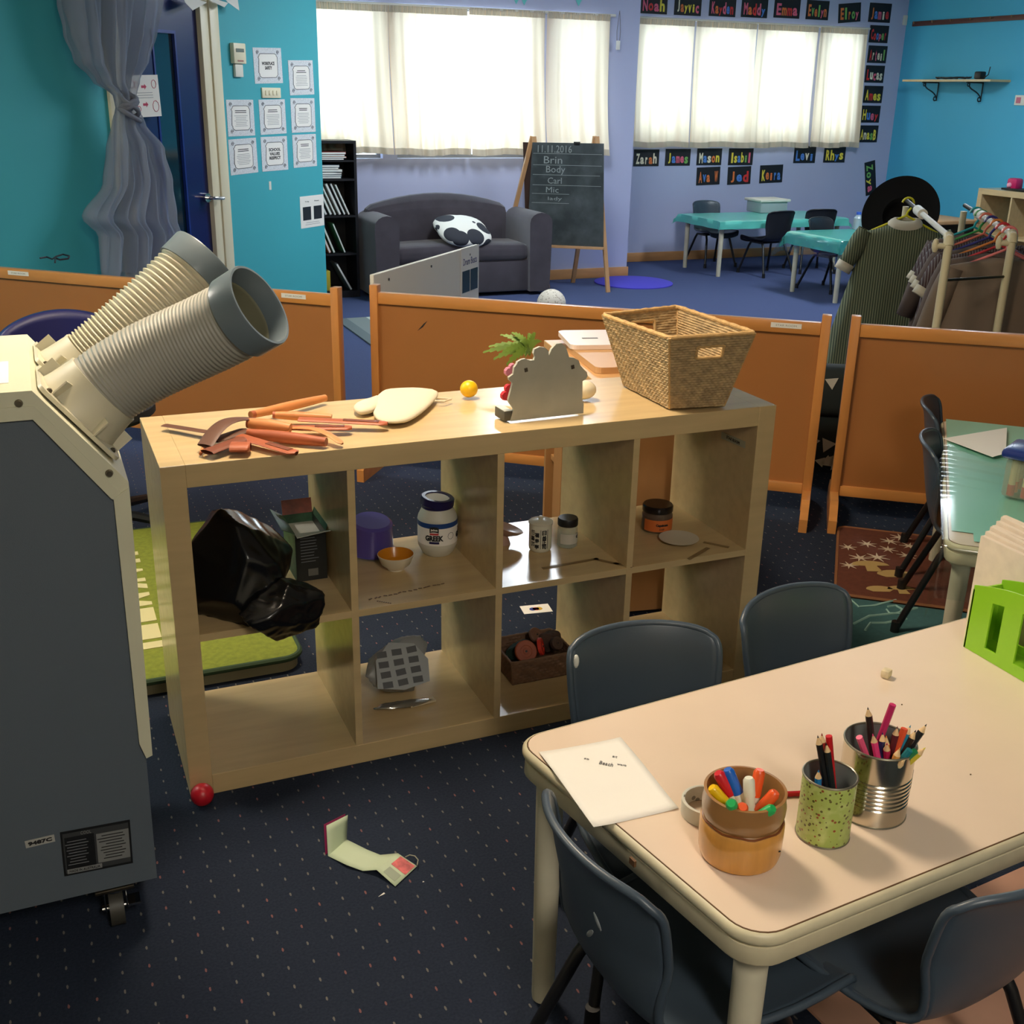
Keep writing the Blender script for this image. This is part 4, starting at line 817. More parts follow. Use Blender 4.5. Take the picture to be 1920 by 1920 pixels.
# ================================================================ things on the shelf top
ZT = .7908
def pillow(outline, h, rings=7, z0=0, wrk=0, seed=0):
    n = len(outline); cx = sum(p[0] for p in outline)/n; cy = sum(p[1] for p in outline)/n; mb = MB(); R = []; r = random.Random(seed)
    for sgn in (1,):
        for k in range(rings+1):
            a = k/rings*PI; s_ = math.sin(a)**.42 if 0 < k < rings else 0; z = z0+h/2-h/2*math.cos(a)
            if s_ == 0: R.append([mb.bm.verts.new((cx, cy, z))])
            else: R.append([mb.bm.verts.new((lerp(cx, p[0], s_)+wrk*r.uniform(-1, 1), lerp(cy, p[1], s_)+wrk*r.uniform(-1, 1), z+wrk*r.uniform(-1, 1))) for p in outline])
    for A, B in zip(R, R[1:]):
        for k in range(n):
            k2 = (k+1) % n
            if len(A) == 1: mb._f((A[0], B[k2], B[k]))
            elif len(B) == 1: mb._f((A[k], A[k2], B[0]))
            else: mb._f((A[k], A[k2], B[k2], B[k]))
    return mb
def smooth_outline(pts, m=4):
    out = []; n = len(pts)
    for i in range(n):
        p0, p1, p2, p3 = [pts[(i+j-1) % n] for j in range(4)]
        for k in range(m):
            f = k/m; out.append(tuple(.5*(2*p1[d]+(p2[d]-p0[d])*f+(2*p0[d]-5*p1[d]+4*p2[d]-p3[d])*f*f+(3*p1[d]-p0[d]-3*p2[d]+p3[d])*f**3) for d in (0, 1)))
    return out
px = lambda l, z: [tuple(at(u, v, z).xy) for u, v in l]
mitm = M('mitt_cotton', (216, 204, 178), .9, bump=(60, .5))
t = thing('oven_mitt', 'cream quilted oven mitt with a thumb and hanging loop on the cube shelf', 'oven mitt', at(750, 770, ZT))
pillow(smooth_outline(px([(702, 760), (722, 741), (765, 737), (808, 739), (822, 746), (812, 762), (790, 782), (764, 797), (735, 801), (712, 797), (700, 785), (704, 774)], ZT)), .022, 9, ZT, .0004).build('palm', mitm, t, world=True, smooth=80)
pillow(smooth_outline(px([(663, 772), (676, 763), (695, 757), (712, 752), (716, 764), (705, 774), (690, 780), (672, 781)], ZT)), .020, 8, ZT, .0003, 2).build('thumb', mitm, t, world=True, smooth=80)
MB().tube([at(u, v, ZT+.008) for u, v in ((815, 746), (830, 747), (846, 748), (832, 753), (815, 752))], .0028, 6).build('loop', mitm, t, world=True)
lemon = tag(MB().ball(at(884, 748, ZT)+V((0, .018, .0215)), (.0225, .021, .0215), 22).build('yellow_ball', M('ball_yellow', (240, 190, 20), .35), None, world=True), 'small yellow plastic ball on the cube shelf between mitt and painted stand', 'ball')
tag(MB().ball(at(1101, 752, ZT)+V((0, .02, .0235)), (.032, .026, .0235), 22).build('white_stone', M('stone_white', (226, 214, 186), .5), None, world=True), 'smooth white stone on the cube shelf behind the painted stand', 'stone')
# painted stand
A = at(957, 790, ZT); B = at(1094, 775, ZT); ex = (B-A).normalized(); nn = V((ex.y, -ex.x, 0)); so = [(365, 1215), (405, 1070), (345, 985), (340, 960), (392, 760), (350, 722), (345, 690), (400, 650), (412, 570), (442, 530), (455, 500), (500, 475), (545, 465), (600, 487), (650, 482), (662, 440), (642, 400), (655, 350), (720, 322), (780, 332), (820, 372), (827, 430), (860, 350), (915, 288), (980, 278), (1030, 320), (1050, 380), (1070, 448), (1130, 455), (1185, 485), (1205, 545), (1245, 590), (1282, 625), (1292, 670), (1272, 710), (1232, 735), (1228, 960), (1245, 1010), (1240, 1120)]
def onpl(cu, cv): p = atp(900+cu/6.4, 600+cv/6.4, A, nn); return ((p-A).dot(ex), max(0, p.z-A.z))
SMt = basis(A, ex, nn); t = thing('painted_stand', 'grey painted cut-out board with bumpy flower outline, seen from its back', 'stand', A)
MB().prism([onpl(*q) for q in so], -.008, 0, SMt).build('cutout_board', M('stand_grey_paint', (176, 174, 160), .6, nz=(16, .07)), t, world=True, smooth=0)
for q in ((550, 598), (1110, 562)): c = onpl(*q); MB().box((c[0], c[1], .0012), (.0075, .009, .003), rz=.2).hull(lambda w: SMt @ w).build('bracket', M('bracket_rust', (70, 60, 48), .5), t, world=True, smooth=0)
MB().box((-.004, .012, -.03), (.022, .024, .055), bev=.003).hull(lambda w: SMt @ w).build('base_block', M('block_dark', (76, 74, 66), .5), t, world=True)
MB().box((-.004, .0243, -.03), (.020, .001, .053)).hull(lambda w: SMt @ w).build('block_top', M('block_pale', (196, 200, 186), .5), t, world=True, smooth=0)
rdm = M('flower_red', (200, 40, 50), .5)
for cu, cv, r_ in ((310, 930, .012), (345, 840, .010), (350, 640, .011), (395, 585, .009)): c = onpl(cu, cv); MB().lathe([(0, -.02), (r_, -.02), (r_*.9, -.010), (0, -.009)], (0, 0, 0), 9).hull(lambda w: SMt @ (w+V((c[0]+.006, c[1], 0)))).build('flower', rdm if cv > 700 else M('flower_pink', (206, 120, 140), .5), t, world=True)
MB().prism([onpl(320, 940), onpl(395, 750), onpl(470, 760), onpl(420, 1000)], -.012, -.0085, SMt).build('flower_stem', rdm, t, world=True, smooth=0)
# fern
t = thing('artificial_fern', 'small green artificial fern behind the painted stand', 'plant', at(1000, 728, ZT)); lf = M('fern_green', (104, 132, 50), .5, nz=(30, .2)); fb = at(1006, 722, ZT)+V((0, .05, 0))
MB().lathe([(0, 0), (.028, 0), (.036, .05), (.033, .05), (.026, .01), (0, .01)], fb, 24).build('pot', white, t, world=True)
hub = fb+V((0, 0, .07))
def frond(tip_px, dep, wd_, nm=9, bend=.02):
    tip = atd(*tip_px, dep); side = (tip-hub).cross(V((.2, -1, .3))).normalized(); path = bez(hub, hub+V((0, 0, .03)), lerp(hub, tip, .6)+V((0, 0, bend)), tip, nm*2); mb = MB()
    for i in range(len(path)-1):
        f0, f1 = i/(len(path)-1), (i+1)/(len(path)-1); w0 = wd_*math.sin(PI*(.12+.88*f0))**.7*(1 if i % 2 else .55); w1 = wd_*math.sin(PI*(.12+.88*f1))**.7*(.55 if i % 2 else 1)
        dirv = (path[i+1]-path[i]).normalized()*wd_*.5
        for s_ in (-1, 1):
            q = [path[i], path[i+1], path[i+1]+side*s_*w1+dirv*(1 if not i % 2 else 0), path[i]+side*s_*w0+dirv*(1 if i % 2 else 0)]; mb._f([mb.bm.verts.new(x) for x in q])
    mb.build('leaf', lf, t, world=True, smooth=0, thick=.0008)
dh = (hub-CP).dot(fw)
for q, dd, w in (((905, 661), -.02, .011), ((916, 650), .01, .010), ((938, 628), .02, .011), ((960, 624), 0, .012), ((993, 625), .02, .010), ((1003, 624), .0, .010), ((925, 674), -.03, .012), ((950, 684), -.05, .014), ((942, 660), -.04, .012), ((975, 640), -.02, .011), ((985, 668), -.04, .012), ((1015, 640), 0, .010)): frond(q, dh+dd, w)
# wicker basket
bw1, bw2 = M('seagrass_tan', (172, 146, 106), .75, nz=(60, .28)), M('seagrass_rim', (196, 158, 104), .75, nz=(80, .2))
def wicker(label, bot, top, z0, z1, rows, mats, loc, holes=(), cellw=.0085, amp=.0026, rimr=.0055, twist=True, cat='basket'):
    t = thing('wicker_basket', label, cat, loc); bot = [V((*p, z0)) for p in bot]; top = [V((*p, z1)) for p in top]; cen = sum((p for p in top), V())/4
    for k in range(4):
        b0, b1, t0, t1 = bot[k], bot[(k+1) % 4], top[k], top[(k+1) % 4]; L = (t1-t0).length; cols_ = max(6, int(L/cellw)); n = (b1-b0).cross(t0-b0).normalized()
        if n.dot((b0+b1)/2-cen+V((0, 0, z0-z0))) < 0: n = -n
        su = 3; sv = 2
        def f(u, v):
            p = lerp(lerp(b0, b1, u), lerp(t0, t1, u), v); ci = u*cols_; ri = v*rows; row = int(min(ri, rows-1e-3)); fr = ri-row
            w = math.sin(2*PI*(ci*.5+(.5 if row % 2 else 0)))*.7; prof = math.sin(PI*min(1, fr)) if True else 0
            return p+n*(amp*(.5*w*prof+.9*prof)+.0006*math.sin(37*ci+11*row))
        sk = None
        if k in holes:
            h0, h1, v0, v1 = .33, .67, .70, .86
            sk = lambda i, j, NU=cols_*su, NV=rows*sv: h0 < (i+.5)/NU < h1 and v0 < (j+.5)/NV < v1
        MB().grid(f, cols_*su, rows*sv, skip=sk).build('woven_side', mats[0], t, world=True, smooth=50, thick=.004)
        if k in holes:
            hp = [lerp(lerp(b0, b1, u), lerp(t0, t1, u), v)+n*.001 for u, v in ((h0, v0), (h1, v0), (h1, v1), (h0, v1))]; pts = []
            for i in range(4): pts += [lerp(hp[i], hp[(i+1) % 4], .08+.28*j) for j in range(4)]
            MB().tube(pts, .0042, 8, closed=True).build('handle_rim', mats[1], t, world=True)
        MB().tube([b0, lerp(b0, t0, .5), t0], .0035, 7).build('corner_post', mats[1], t, world=True)
    pts = []
    for k in range(4): pts += [lerp(top[k], top[(k+1) % 4], .03+.94*j/24) for j in range(25)]
    rad = [rimr*(1+.16*math.sin(i*1.9)) for i in range(len(pts))]; MB().tube(pts, rad, 8, closed=True).build('rim', mats[1], t, world=True)
    MB().prism([(p.x, p.y) for p in bot], z0+.002, z0+.006).build('bottom', mats[0], t, world=True, smooth=0); return t
wicker('tan woven seagrass basket with cut-out handles standing on the right end of the cube shelf', [(1.208, .046), (1.349, .024), (1.358, .262), (1.213, .288)], [tuple(at(1256, 634, .98).xy), tuple(at(1416, 624, .98).xy), tuple(at(1270, 575, .98).xy), tuple(at(1130, 590, .98).xy)], ZT, .98, 30, (bw1, bw2), (1.29, .16, ZT), holes=(0, 2))
# wooden tools in a heap
tm = [M('tool_wood_red', (164, 84, 50), .5, nz=(8, .15)), M('tool_wood_light', (204, 132, 76), .5, nz=(8, .12)), M('tool_leather', (96, 60, 42), .55, nz=(10, .15)), M('tool_wood_dark', (120, 62, 38), .5)]
GT = 'wooden and leather tools heaped on the cube shelf'
def tool(kind, a, b, r_, mi, label, z0=.0, z1=None, flat=.5, slot=False, curve=0):
    z1 = z0 if z1 is None else z1; A = at(*a, ZT+r_+z0); B = at(*b, ZT+r_+z1); side = (B-A).normalized().cross(V((0, 0, 1))).normalized(); t = thing(kind, label, 'wooden tool', (A+B)/2, group=GT)
    pts = [lerp(A, B, f)+V((0, 0, curve*math.sin(PI*f)))+side*(-curve*.6*math.sin(PI*f)) for f in [i/10 for i in range(11)]]
    prof = [1.3*r_*(.75+.25*math.sin(PI*f)) for f in [i/10 for i in range(11)]]
    if kind == 'wooden_stick': MB().tube(pts, prof, 12).build('shaft', tm[mi], t, world=True); MB().tube(pts[:2], [r_*1.02, r_*1.02], 12).build('grip_end', tm[0], t, world=True)
    else:
        mb = MB()
        def f(u, v):
            q = v*10; i = min(int(q), 9); c = lerp(pts[i], pts[i+1], q-i); w = r_*1.8*(1 if v < .93 else math.sqrt(max(0, 1-((v-.93)/.075)**2))); an = 2*PI*u
            return c+side*math.cos(an)*w+V((0, 0, math.sin(an)*r_*flat))
        mb.grid(f, 14, 24, cu=True); mb.build('blade', tm[mi], t, world=True, smooth=60)
        if slot: MB().grid(lambda u, v: lerp(pts[5], pts[9], v)+side*math.cos(PI*u)*r_*.9+V((0, 0, r_*flat*(.9+.25*math.sin(PI*u)*0)+.0006)), 8, 6).build('groove', tm[0] if mi else tm[3], t, world=True, smooth=60, thick=.001)
    return t
tool('wooden_stick', (470, 778), (610, 746), .0085, 1, 'round light wooden stick pointing to the back right, rearmost of the tool heap', .012, .004)
tool('wooden_stick', (512, 778), (622, 783), .0080, 1, 'straight light wooden stick behind the long red paddle', .010, .006)
tool('wooden_paddle', (560, 786), (727, 794), .0085, 0, 'long red-brown wooden paddle reaching to the oven mitt', .010, .004, .45, True)
tool('wooden_paddle', (520, 802), (660, 802), .0085, 0, 'grooved red-brown paddle in the middle of the tool heap', .006, .002, .5, True)
tool('wooden_stick', (464, 793), (545, 803), .0110, 1, 'thick light wooden handle on top of the tool heap', .016, .010)
tool('leather_strip', (545, 803), (642, 832), .0055, 1, 'thin bent light strip curving to the front right of the heap', .010, .001, .4, False, .012)
tool('wooden_stick', (465, 812), (612, 829), .0100, 0, 'thick red wooden rod near the front edge of the heap', .004, .000)
tool('wooden_paddle', (450, 818), (556, 850), .0085, 0, 'slotted red paddle closest to the front edge of the shelf', .006, .000, .5, True)
tool('leather_strip', (308, 797), (402, 812), .0060, 2, 'thin dark leather strip sticking out to the left of the heap', .002, .006, .35)
tool('leather_strip', (384, 836), (478, 786), .0110, 2, 'broad dark leather strip arched over the left side of the heap', .002, .016, .3, False, .02)
tool('leather_strip', (388, 848), (456, 822), .0105, 3, 'short dark brown leather blade at the lower left of the heap', .000, .004, .4)
tool('leather_strip', (400, 826), (462, 806), .0100, 2, 'second dark leather blade lying inside the arched strip', .002, .006, .35)
tool('wooden_paddle', (433, 838), (470, 838), .0130, 0, 'short thick red wood block at the front of the heap', .000, .000, .7)
tool('wooden_stick', (376, 851), (390, 823), .0035, 1, 'tiny pale twig at the far left front of the heap', .000, .004)

# low cabinet behind the shelf
cabw = M('cabinet_ply', (170, 122, 74), .45, nz=(3, .08), grain=(4, 4, 1)); t = thing('low_cabinet', 'plywood cabinet just behind the cube shelf, partly hidden by the basket', 'cabinet', (1.5, .78, 0)); CR = MX.Translation((1.235, .50, 0)) @ MX.Rotation(-.17, 4, 'Z')
for n, x0, x1, y0, y1_, z0, z1 in (('front_panel', 0, .27, 0, .018, .02, .735), ('side_post', 0, .018, .018, .17, .02, .735), ('side_post', 0, .018, .31, .40, .02, .735), ('back_panel', 0, .27, .50, .518, .02, .735), ('side_panel', .252, .27, .018, .50, .02, .735), ('shelf_board', .018, .25, .018, .50, .36, .378), ('base_rail', -.004, .018, .018, .5, 0, .03)):
    MB().bx(x0, x1, y0, y1_, z0, z1, .001).hull(lambda c: CR @ c).build(n, cabw, t, world=True, smooth=0)
MB().bx(-.01, .28, -.01, .53, .735, .757, .002).hull(lambda c: CR @ c).build('top_board', M('cabinet_top', (214, 166, 112), .4, nz=(4, .06)), t, world=True, smooth=0)
MB().bx(.05, .245, .03, .45, .38, .70).hull(lambda c: CR @ c).build('inside_shade', M('dark_maroon', (34, 24, 26), .7), t, world=True, smooth=0)  # dark block stands in for the shade inside the open cabinet
c = CR @ V((.14, .22, 0)); t = tag(MB().prism(rrect(-.12, .12, -.17, .15, .02), 0, .018, MX.Translation((c.x, c.y, .758)) @ MX.Rotation(-.17, 4, 'Z')).build('spare_board', M('spare_board_wood', (206, 160, 110), .45), None, world=True, smooth=0), 'pale wooden board lying on the plywood cabinet under the white tray', 'board')
t = thing('white_tray', 'white tray with rounded corners and faint drawing on the plywood cabinet', 'tray', (c.x+.12, c.y+.09, .777)); tq = MX.Translation((c.x+.05, c.y+.17, .777)) @ MX.Rotation(-.25, 4, 'Z')
MB().prism(rrect(-.14, .12, -.12, .11, .025), 0, .014, tq).build('tray_body', M('tray_white', (236, 216, 204), .35), t, world=True, smooth=0); MB().box((-.06, -.02, .0146), (.05, .012, .0006)).box((.02, -.04, .0146), (.04, .006, .0006)).hull(lambda w: tq @ w).build('drawing', gl, t, world=True, smooth=0)
tg = tag(MB().bx(0, .08, 0, .05, 0, .0006).hull(lambda w: MX.Translation((1.085, .61, .0002)) @ MX.Rotation(-.15, 4, 'Z') @ (w*1.15)).build('picture_card', paper, None, world=True, smooth=0), 'small white card with a coloured picture on the floor behind the shelf', 'card')
for x, c_ in ((.035, (60, 70, 140)), (.055, (210, 170, 60)), (.045, (190, 60, 60))): MB().lathe([(0, .0008), (.011, .0008), (.011, .0012), (0, .0012)], (0, 0, 0), 10).hull(lambda w: MX.Translation((1.085, .61, .0002)) @ MX.Rotation(-.15, 4, 'Z') @ (w+V((x, .028, 0)))).build('card_print', M('card_%d' % c_[0], c_), tg, world=True, smooth=0)

# ================================================================ things in the shelf cells
ZM = .4022
def crumple(c, half, nplanes, seed, wr=.0, n=56, keep=(), pw_=.02):
    """soft bag: support surface of random planes, with creases"""
    r = random.Random(seed); pl = list(keep)
    for _ in range(nplanes):
        v = V((r.gauss(0, 1), r.gauss(0, 1), r.gauss(0, 1))).normalized(); pl.append((v, r.uniform(.62, 1.0)))
    mb = MB(); m_ = n//2
    def rad(d):
        b = 1.25
        for v, h in pl:
            q = d.dot(v)
            if q > .05: b = min(b, h/q)
        return b*(1+wr*(math.sin(5*d.x+3*math.sin(4*d.z+seed))*math.sin(6*d.y+3*d.x)+.3*math.sin(11*d.z+4*math.sin(6*d.x+2*d.y))))
    rings = []
    for i in range(m_+1):
        th = PI*i/m_
        ds = [V((math.sin(th)*math.cos(2*PI*k/n), math.sin(th)*math.sin(2*PI*k/n), -math.cos(th))) for k in range(1 if i in (0, m_) else n)]
        rings.append([mb.bm.verts.new(V(c)+V((d.x*half[0], d.y*half[1], d.z*half[2]))*rad(d)) for d in ds])
    for A, B in zip(rings, rings[1:]):
        for k in range(n):
            k2 = (k+1) % n
            if len(A) == 1: mb._f((A[0], B[k], B[k2]))
            elif len(B) == 1: mb._f((A[k], A[k2], B[0]))
            else: mb._f((A[k], A[k2], B[k2], B[k]))
    return mb
bagm = M('bin_liner_black', (12, 12, 14), .24, spec=.5); t = thing('black_plastic_bag', 'crumpled black plastic bag filling the upper left shelf cell', 'bag', (.17, .12, ZM))
dn = V((0, 0, -1))
crumple((.170, .12, .500), (.150, .15, .150), 34, 11, .03, 110, ((dn, .64), (V((-1, 0, 0)), .78), (V((.6, 0, .8)).normalized(), .62))).build('bag_body', bagm, t, world=True, smooth=75)
crumple((.225, -.012, .438), (.095, .060, .082), 24, 4, .04, 80).build('bag_fold', bagm, t, world=True, smooth=75)
t = thing('carton', 'open black and green cardboard carton in the upper left shelf cell', 'carton', (.335, .26, ZM)); kb = M('carton_black', (30, 32, 30), .4); kg = M('carton_green', (52, 86, 60), .5, nz=(30, .5)); kw = M('carton_inside', (196, 196, 186), .7)
x0, x1, y0, y1_, z1 = .306, .380, .20, .335, .525
for n, a in (('front_side', (x0, x1, y0, y0+.001)), ('back_side', (x0, x1, y1_-.001, y1_)), ('left_side', (x0, x0+.001, y0, y1_)), ('right_side', (x1-.001, x1, y0, y1_))):
    MB().bx(a[0], a[1], a[2], a[3], ZM, z1).build(n, kb if n in ('front_side', 'right_side') else kg, t, world=True, smooth=0)
MB().bx(x0+.001, x1-.001, y0+.001, y1_-.001, ZM+.001, ZM+.10).build('inner_box', kw, t, world=True, smooth=0)
for n, q, mt in (('front_flap', ((x0, y0, z1), (x1, y0, z1), (x1+.004, y0-.034, z1+.012), (x0-.002, y0-.036, z1+.004)), kw), ('right_flap', ((x1, y0, z1), (x1, y1_, z1), (x1+.012, y1_, z1+.03), (x1+.012, y0+.01, z1+.03)), kg), ('back_flap', ((x0, y1_, z1), (x1, y1_, z1), (x1, y1_+.01, z1+.035), (x0, y1_+.01, z1+.035)), M('carton_red', (130, 60, 40), .5, nz=(30, .4))), ('left_flap', ((x0, y0, z1), (x0, y1_, z1), (x0-.03, y1_, z1+.02), (x0-.03, y0, z1+.015)), kg)):
    mb = MB(); mb._f([mb.bm.verts.new(p) for p in q]); mb.build(n, mt, t, world=True, smooth=0, thick=.001)
mb = MB(); r = random.Random(3)
for i in range(9): mb.bx(x0+.012, x0+.012+.045*r.uniform(.7, 1), y0-.0006, y0, z1-.014-.0075*i, z1-.0125-.0075*i)
mb.build('printed_text', gl, t, world=True, smooth=0); MB().bx(x0+.028, x0+.052, y0-.0006, y0, ZM+.012, ZM+.03).build('printed_block', M('block_print', (110, 108, 100)), t, world=True, smooth=0)
t = thing('purple_bowl', 'deep purple plastic bowl tipped on its side in the second upper cell', 'bowl', (.50, .30, ZM)); RB = basis((0, 0, 0), (.9, .3, 0), (-.33, .06, -.94)).to_3x3()
MB().lathe([(0, 0), (.045, 0), (.052, .006), (.060, .075), (.063, .078), (.058, .078), (.049, .008), (0, .005)], V((.522, .30, .4965)), 40, RB).build('bowl_body', M('bowl_purple', (84, 74, 150), .25, spec=.5), t, world=True)
t = thing('sauce_bowl', 'small white bowl with orange glaze inside, beside the yoghurt tub', 'bowl', (.55, .19, ZM))
MB().lathe([(0, 0), (.020, 0), (.021, .004), (.036, .016), (.045, .040), (.0435, .041)], (.550, .195, ZM), 40).build('bowl_outside', M('bowl_white', (226, 216, 192), .3), t, world=True); MB().lathe([(.0436, .0408), (.042, .038), (.034, .018), (.018, .008), (0, .007)], (.550, .195, ZM), 40).build('glaze', M('glaze_orange', (206, 132, 30), .22), t, world=True)
t = thing('yoghurt_tub', 'large white yoghurt tub with blue and white label and navy lid', 'tub', (.682, .262, ZM)); tw_ = M('tub_white', (206, 204, 190), .4)
MB().lathe([(0, 0), (.034, 0), (.040, .006), (.0495, .026), (.050, .030), (.050, .098), (.0485, .104), (.038, .126), (.037, .130), (.037, .142), (0, .142)], (0, 0, 0), 48).build('tub_body', tw_, t)
MB().lathe([(.0503, .036), (.0506, .036), (.0506, .094), (.0503, .094)], (0, 0, 0), 48).build('label', paper, t); MB().lathe([(.0506, .082), (.0509, .082), (.0509, .095), (.0506, .095)], (0, 0, 0), 48).build('label_band', M('label_blue', (24, 66, 130), .4), t)
nvy = M('lid_navy', (28, 24, 76), .3); MB().lathe([(.036, .126), (.0405, .126), (.0405, .131), (.036, .131)], (0, 0, 0), 48).build('lid_ring', nvy, t)
LR = MX.Rotation(.10, 3, 'Y') @ MX.Rotation(.06, 3, 'X'); MB().lathe([(.0415, -.012), (.043, -.012), (.043, .004), (.040, .0065), (.031, .0065), (.030, .003), (.0415, .002)], (0, 0, .145), 48, LR).build('lid', nvy, t); MB().lathe([(0, .0035), (.0305, .0035)], (0, 0, .145), 40, LR).build('lid_centre', paper, t)
av = math.atan2(-2.5, -.87); a0 = -PI/2-.50
def lbl(s, da, z, w, h, mt, b=0): text(s, .02, mt, t, MX.Identity(4), fit=(w, h), cyl=(.0508, a0+da, z), world=False, bold=b)
lbl('GREEK', .0, .0565, .047, .015, ink, .0010); lbl('GREEK', 1.75, .0565, .047, .015, ink, .0012)
for da in (0, 1.75):
    MB().grid(lambda u, v: (lambda a, rr_: (rr_*math.cos(a), rr_*math.sin(a), .071+.014*v+.0025*math.sin(PI*u)))(a0+da+(u-.5)*.46, .0512), 10, 4).build('label_badge', M('badge_black', (30, 32, 34), .4), t); lbl('jalna', da, .0785, .018, .007, paper, .001)
    MB().grid(lambda u, v: (lambda a, rr_: (rr_*math.cos(a), rr_*math.sin(a), .0655+.005*v))(a0+da+(u-.5)*.44, .0512), 10, 2).build('label_strip_red', M('badge_red', (200, 60, 60), .4), t)
    MB().grid(lambda u, v: (lambda a, rr_: (rr_*math.cos(a), rr_*math.sin(a), .0415+.006*v))(a0+da+(u-.5)*.5, .0511), 10, 2).build('label_strip_navy', nvy, t)
mb = MB().tube([((.0508)*math.cos(a0+.88+.009/.05*math.cos(q*.8)), .0508*math.sin(a0+.88+.009/.05*math.cos(q*.8)), .060+.009*math.sin(q*.8)) for q in range(8)], .0006, 4, closed=True); mb.build('seal_mark', gl, t)
t = thing('lidded_cup', 'white lidded tea cup with black brush characters in the third upper cell', 'cup', (.936, .188, ZM)); cw = M('cup_white', (214, 210, 190), .35)
MB().lathe([(0, 0), (.024, 0), (.0285, .005), (.0295, .012), (.0295, .072), (.0285, .076)], (0, 0, 0), 40).build('cup_body', cw, t); MB().lathe([(.0315, .074), (.032, .0775), (.028, .081), (.010, .084), (.006, .084), (.0075, .089), (.004, .0925), (0, .093)], (0, 0, 0), 40).build('lid', cw, t)
for s_, da, z in (('日', .02, .056), ('善', .02, .042), ('正', .02, .030), ('司', .02, .018), ('榮', -1.0, .056), ('喜', -1.0, .040), ('茶', -1.0, .024), ('福', -.62, .050), ('寿', -.62, .034), ('亭', -.62, .018)):
    text(s_, .02, ink, t, MX.Identity(4), 'brush_character', .0002, (.0115, .0125), cyl=(.0296, -PI/2-.1+da, z), world=False, bold=.0008)
for da in (-.30, .34): MB().bx(-.0006, .0006, -.0003, .0003, .012, .064).hull(lambda w: MX.Rotation(da-.1, 3, 'Z') @ (w+V((0, -.0298, 0)))).build('frame_line', ink, t, smooth=0)
gls = M('jar_glass', (190, 200, 190), .08, alpha=.42, spec=.8)
def jar(name, label, c, R, H, lidm, bodym, labm, txt, fill=None):
    t = thing(name, label, 'jar', (*c, ZM)); MB().lathe([(0, 0), (R*.8, 0), (R, R*.16), (R, H*.62), (R*.92, H*.72), (R*.9, H*.76)], (0, 0, 0), 40).build('jar_body', bodym, t)
    if fill: MB().lathe([(0, .003), (R*.8, .003), (R*.94, R*.2), (R*.94, H*.6), (0, H*.62)], (0, 0, 0), 32).build('jar_contents', fill, t)
    MB().lathe([(R*.98, H*.75), (R*1.0, H*.77), (R*1.0, H*.95), (R*.93, H), (0, H)], (0, 0, 0), 40).build('lid', lidm, t); return t
t = jar('glass_jar', 'small clear glass jar with black lid and white label, right of the lidded cup', (1.012, .185), .0265, .080, black, gls, paper, '')
MB().grid(lambda u, v: (.0268*math.cos(-2.75+2.3*u), .0268*math.sin(-2.75+2.3*u), .014+.027*v), 18, 3).build('label', M('label_dull', (200, 196, 184), .6), t); text('C', .02, ink, t, MX.Identity(4), fit=(.008, .008), cyl=(.0272, -.95, .033), world=False, bold=.001)
t = jar('dip_pot', 'round pot with black lid and orange label in the upper right cell', (1.292, .208), .0415, .075, M('lid_gloss_black', (24, 20, 22), .2), M('pot_plastic', (120, 100, 84), .2, alpha=.6), None, '', M('dip_red', (96, 36, 24), .5))
MB().grid(lambda u, v: (.0419*math.cos(-3.0+2.9*u), .0419*math.sin(-3.0+2.9*u), .008+.032*v), 26, 3).build('label', M('label_orange', (216, 112, 50), .5), t)
text('Capsicum', .02, ink, t, MX.Identity(4), fit=(.034, .009), cyl=(.0422, -1.75, .026), world=False, bold=.001); text('DIP', .02, ink, t, MX.Identity(4), fit=(.014, .005), cyl=(.0422, -1.75, .015), world=False)
t = thing('saucer', 'small white plate on the middle board of the upper right cell', 'plate', (1.305, .112, ZM)); MB().lathe([(0, .002), (.026, .001), (.030, .0), (.034, .004), (.052, .009), (.053, .0105), (.050, .0105), (.032, .006), (0, .005)], (0, 0, 0), 48).build('plate_body', M('plate_grey_white', (206, 198, 180), .35), t)
t = thing('shell_dish', 'pinkish dish leaning behind the divider in the third upper cell', 'dish', (.862, .24, ZM)); MB().lathe([(0, 0), (.014, 0), (.036, .012), (.046, .022), (.045, .023), (.03, .015), (0, .005)], (.862, .255, .428), 36, MX.Rotation(.35, 3, 'Y')).lathe([(0, -.024), (.018, -.024), (.012, -.006), (.012, .004), (0, .004)], (.862, .255, .427), 20).build('dish_body', M('dish_pink', (170, 138, 124), .3), t, world=True)
pk_ = M('wrap_plastic', (150, 152, 150), .3, alpha=.86, bump=(40, .6)); t = thing('wrapped_package', 'plastic-wrapped package with a grid of grey printed squares in the second lower cell', 'package', (.56, .22, .0505))
wrapm = crumple((.556, .228, .112), (.094, .080, .078), 24, 21, .03, 80, ((V((0, -.80, .6)).normalized(), .42), (dn, .78))); wrapm.build('package_body', pk_, t, world=True, smooth=70)
pn = V((0, -.80, .6)).normalized(); pm_ = basis(V((.552, .228-.0335, .112+.0235))+pn*.0085, (1, .03, 0), pn); sq = M('print_grey', (84, 86, 88), .6)
MB().prism([(-.068, -.05), (-.058, .02), (-.015, .060), (.05, .046), (.078, -.0), (.07, -.056), (.0, -.066)], -.002, 0, pm_).build('printed_sheet', M('sheet_grey', (160, 164, 164), .5), t, world=True, smooth=0); r = random.Random(4)
for i in range(3):
    for j in range(4):
        MB().box((-.040+.040*i, .032-.026*j, .0004), (.026, .016, .0006), rz=r.uniform(-.06, .06)).hull(lambda w: pm_ @ w).build('printed_square', sq, t, world=True, smooth=0)
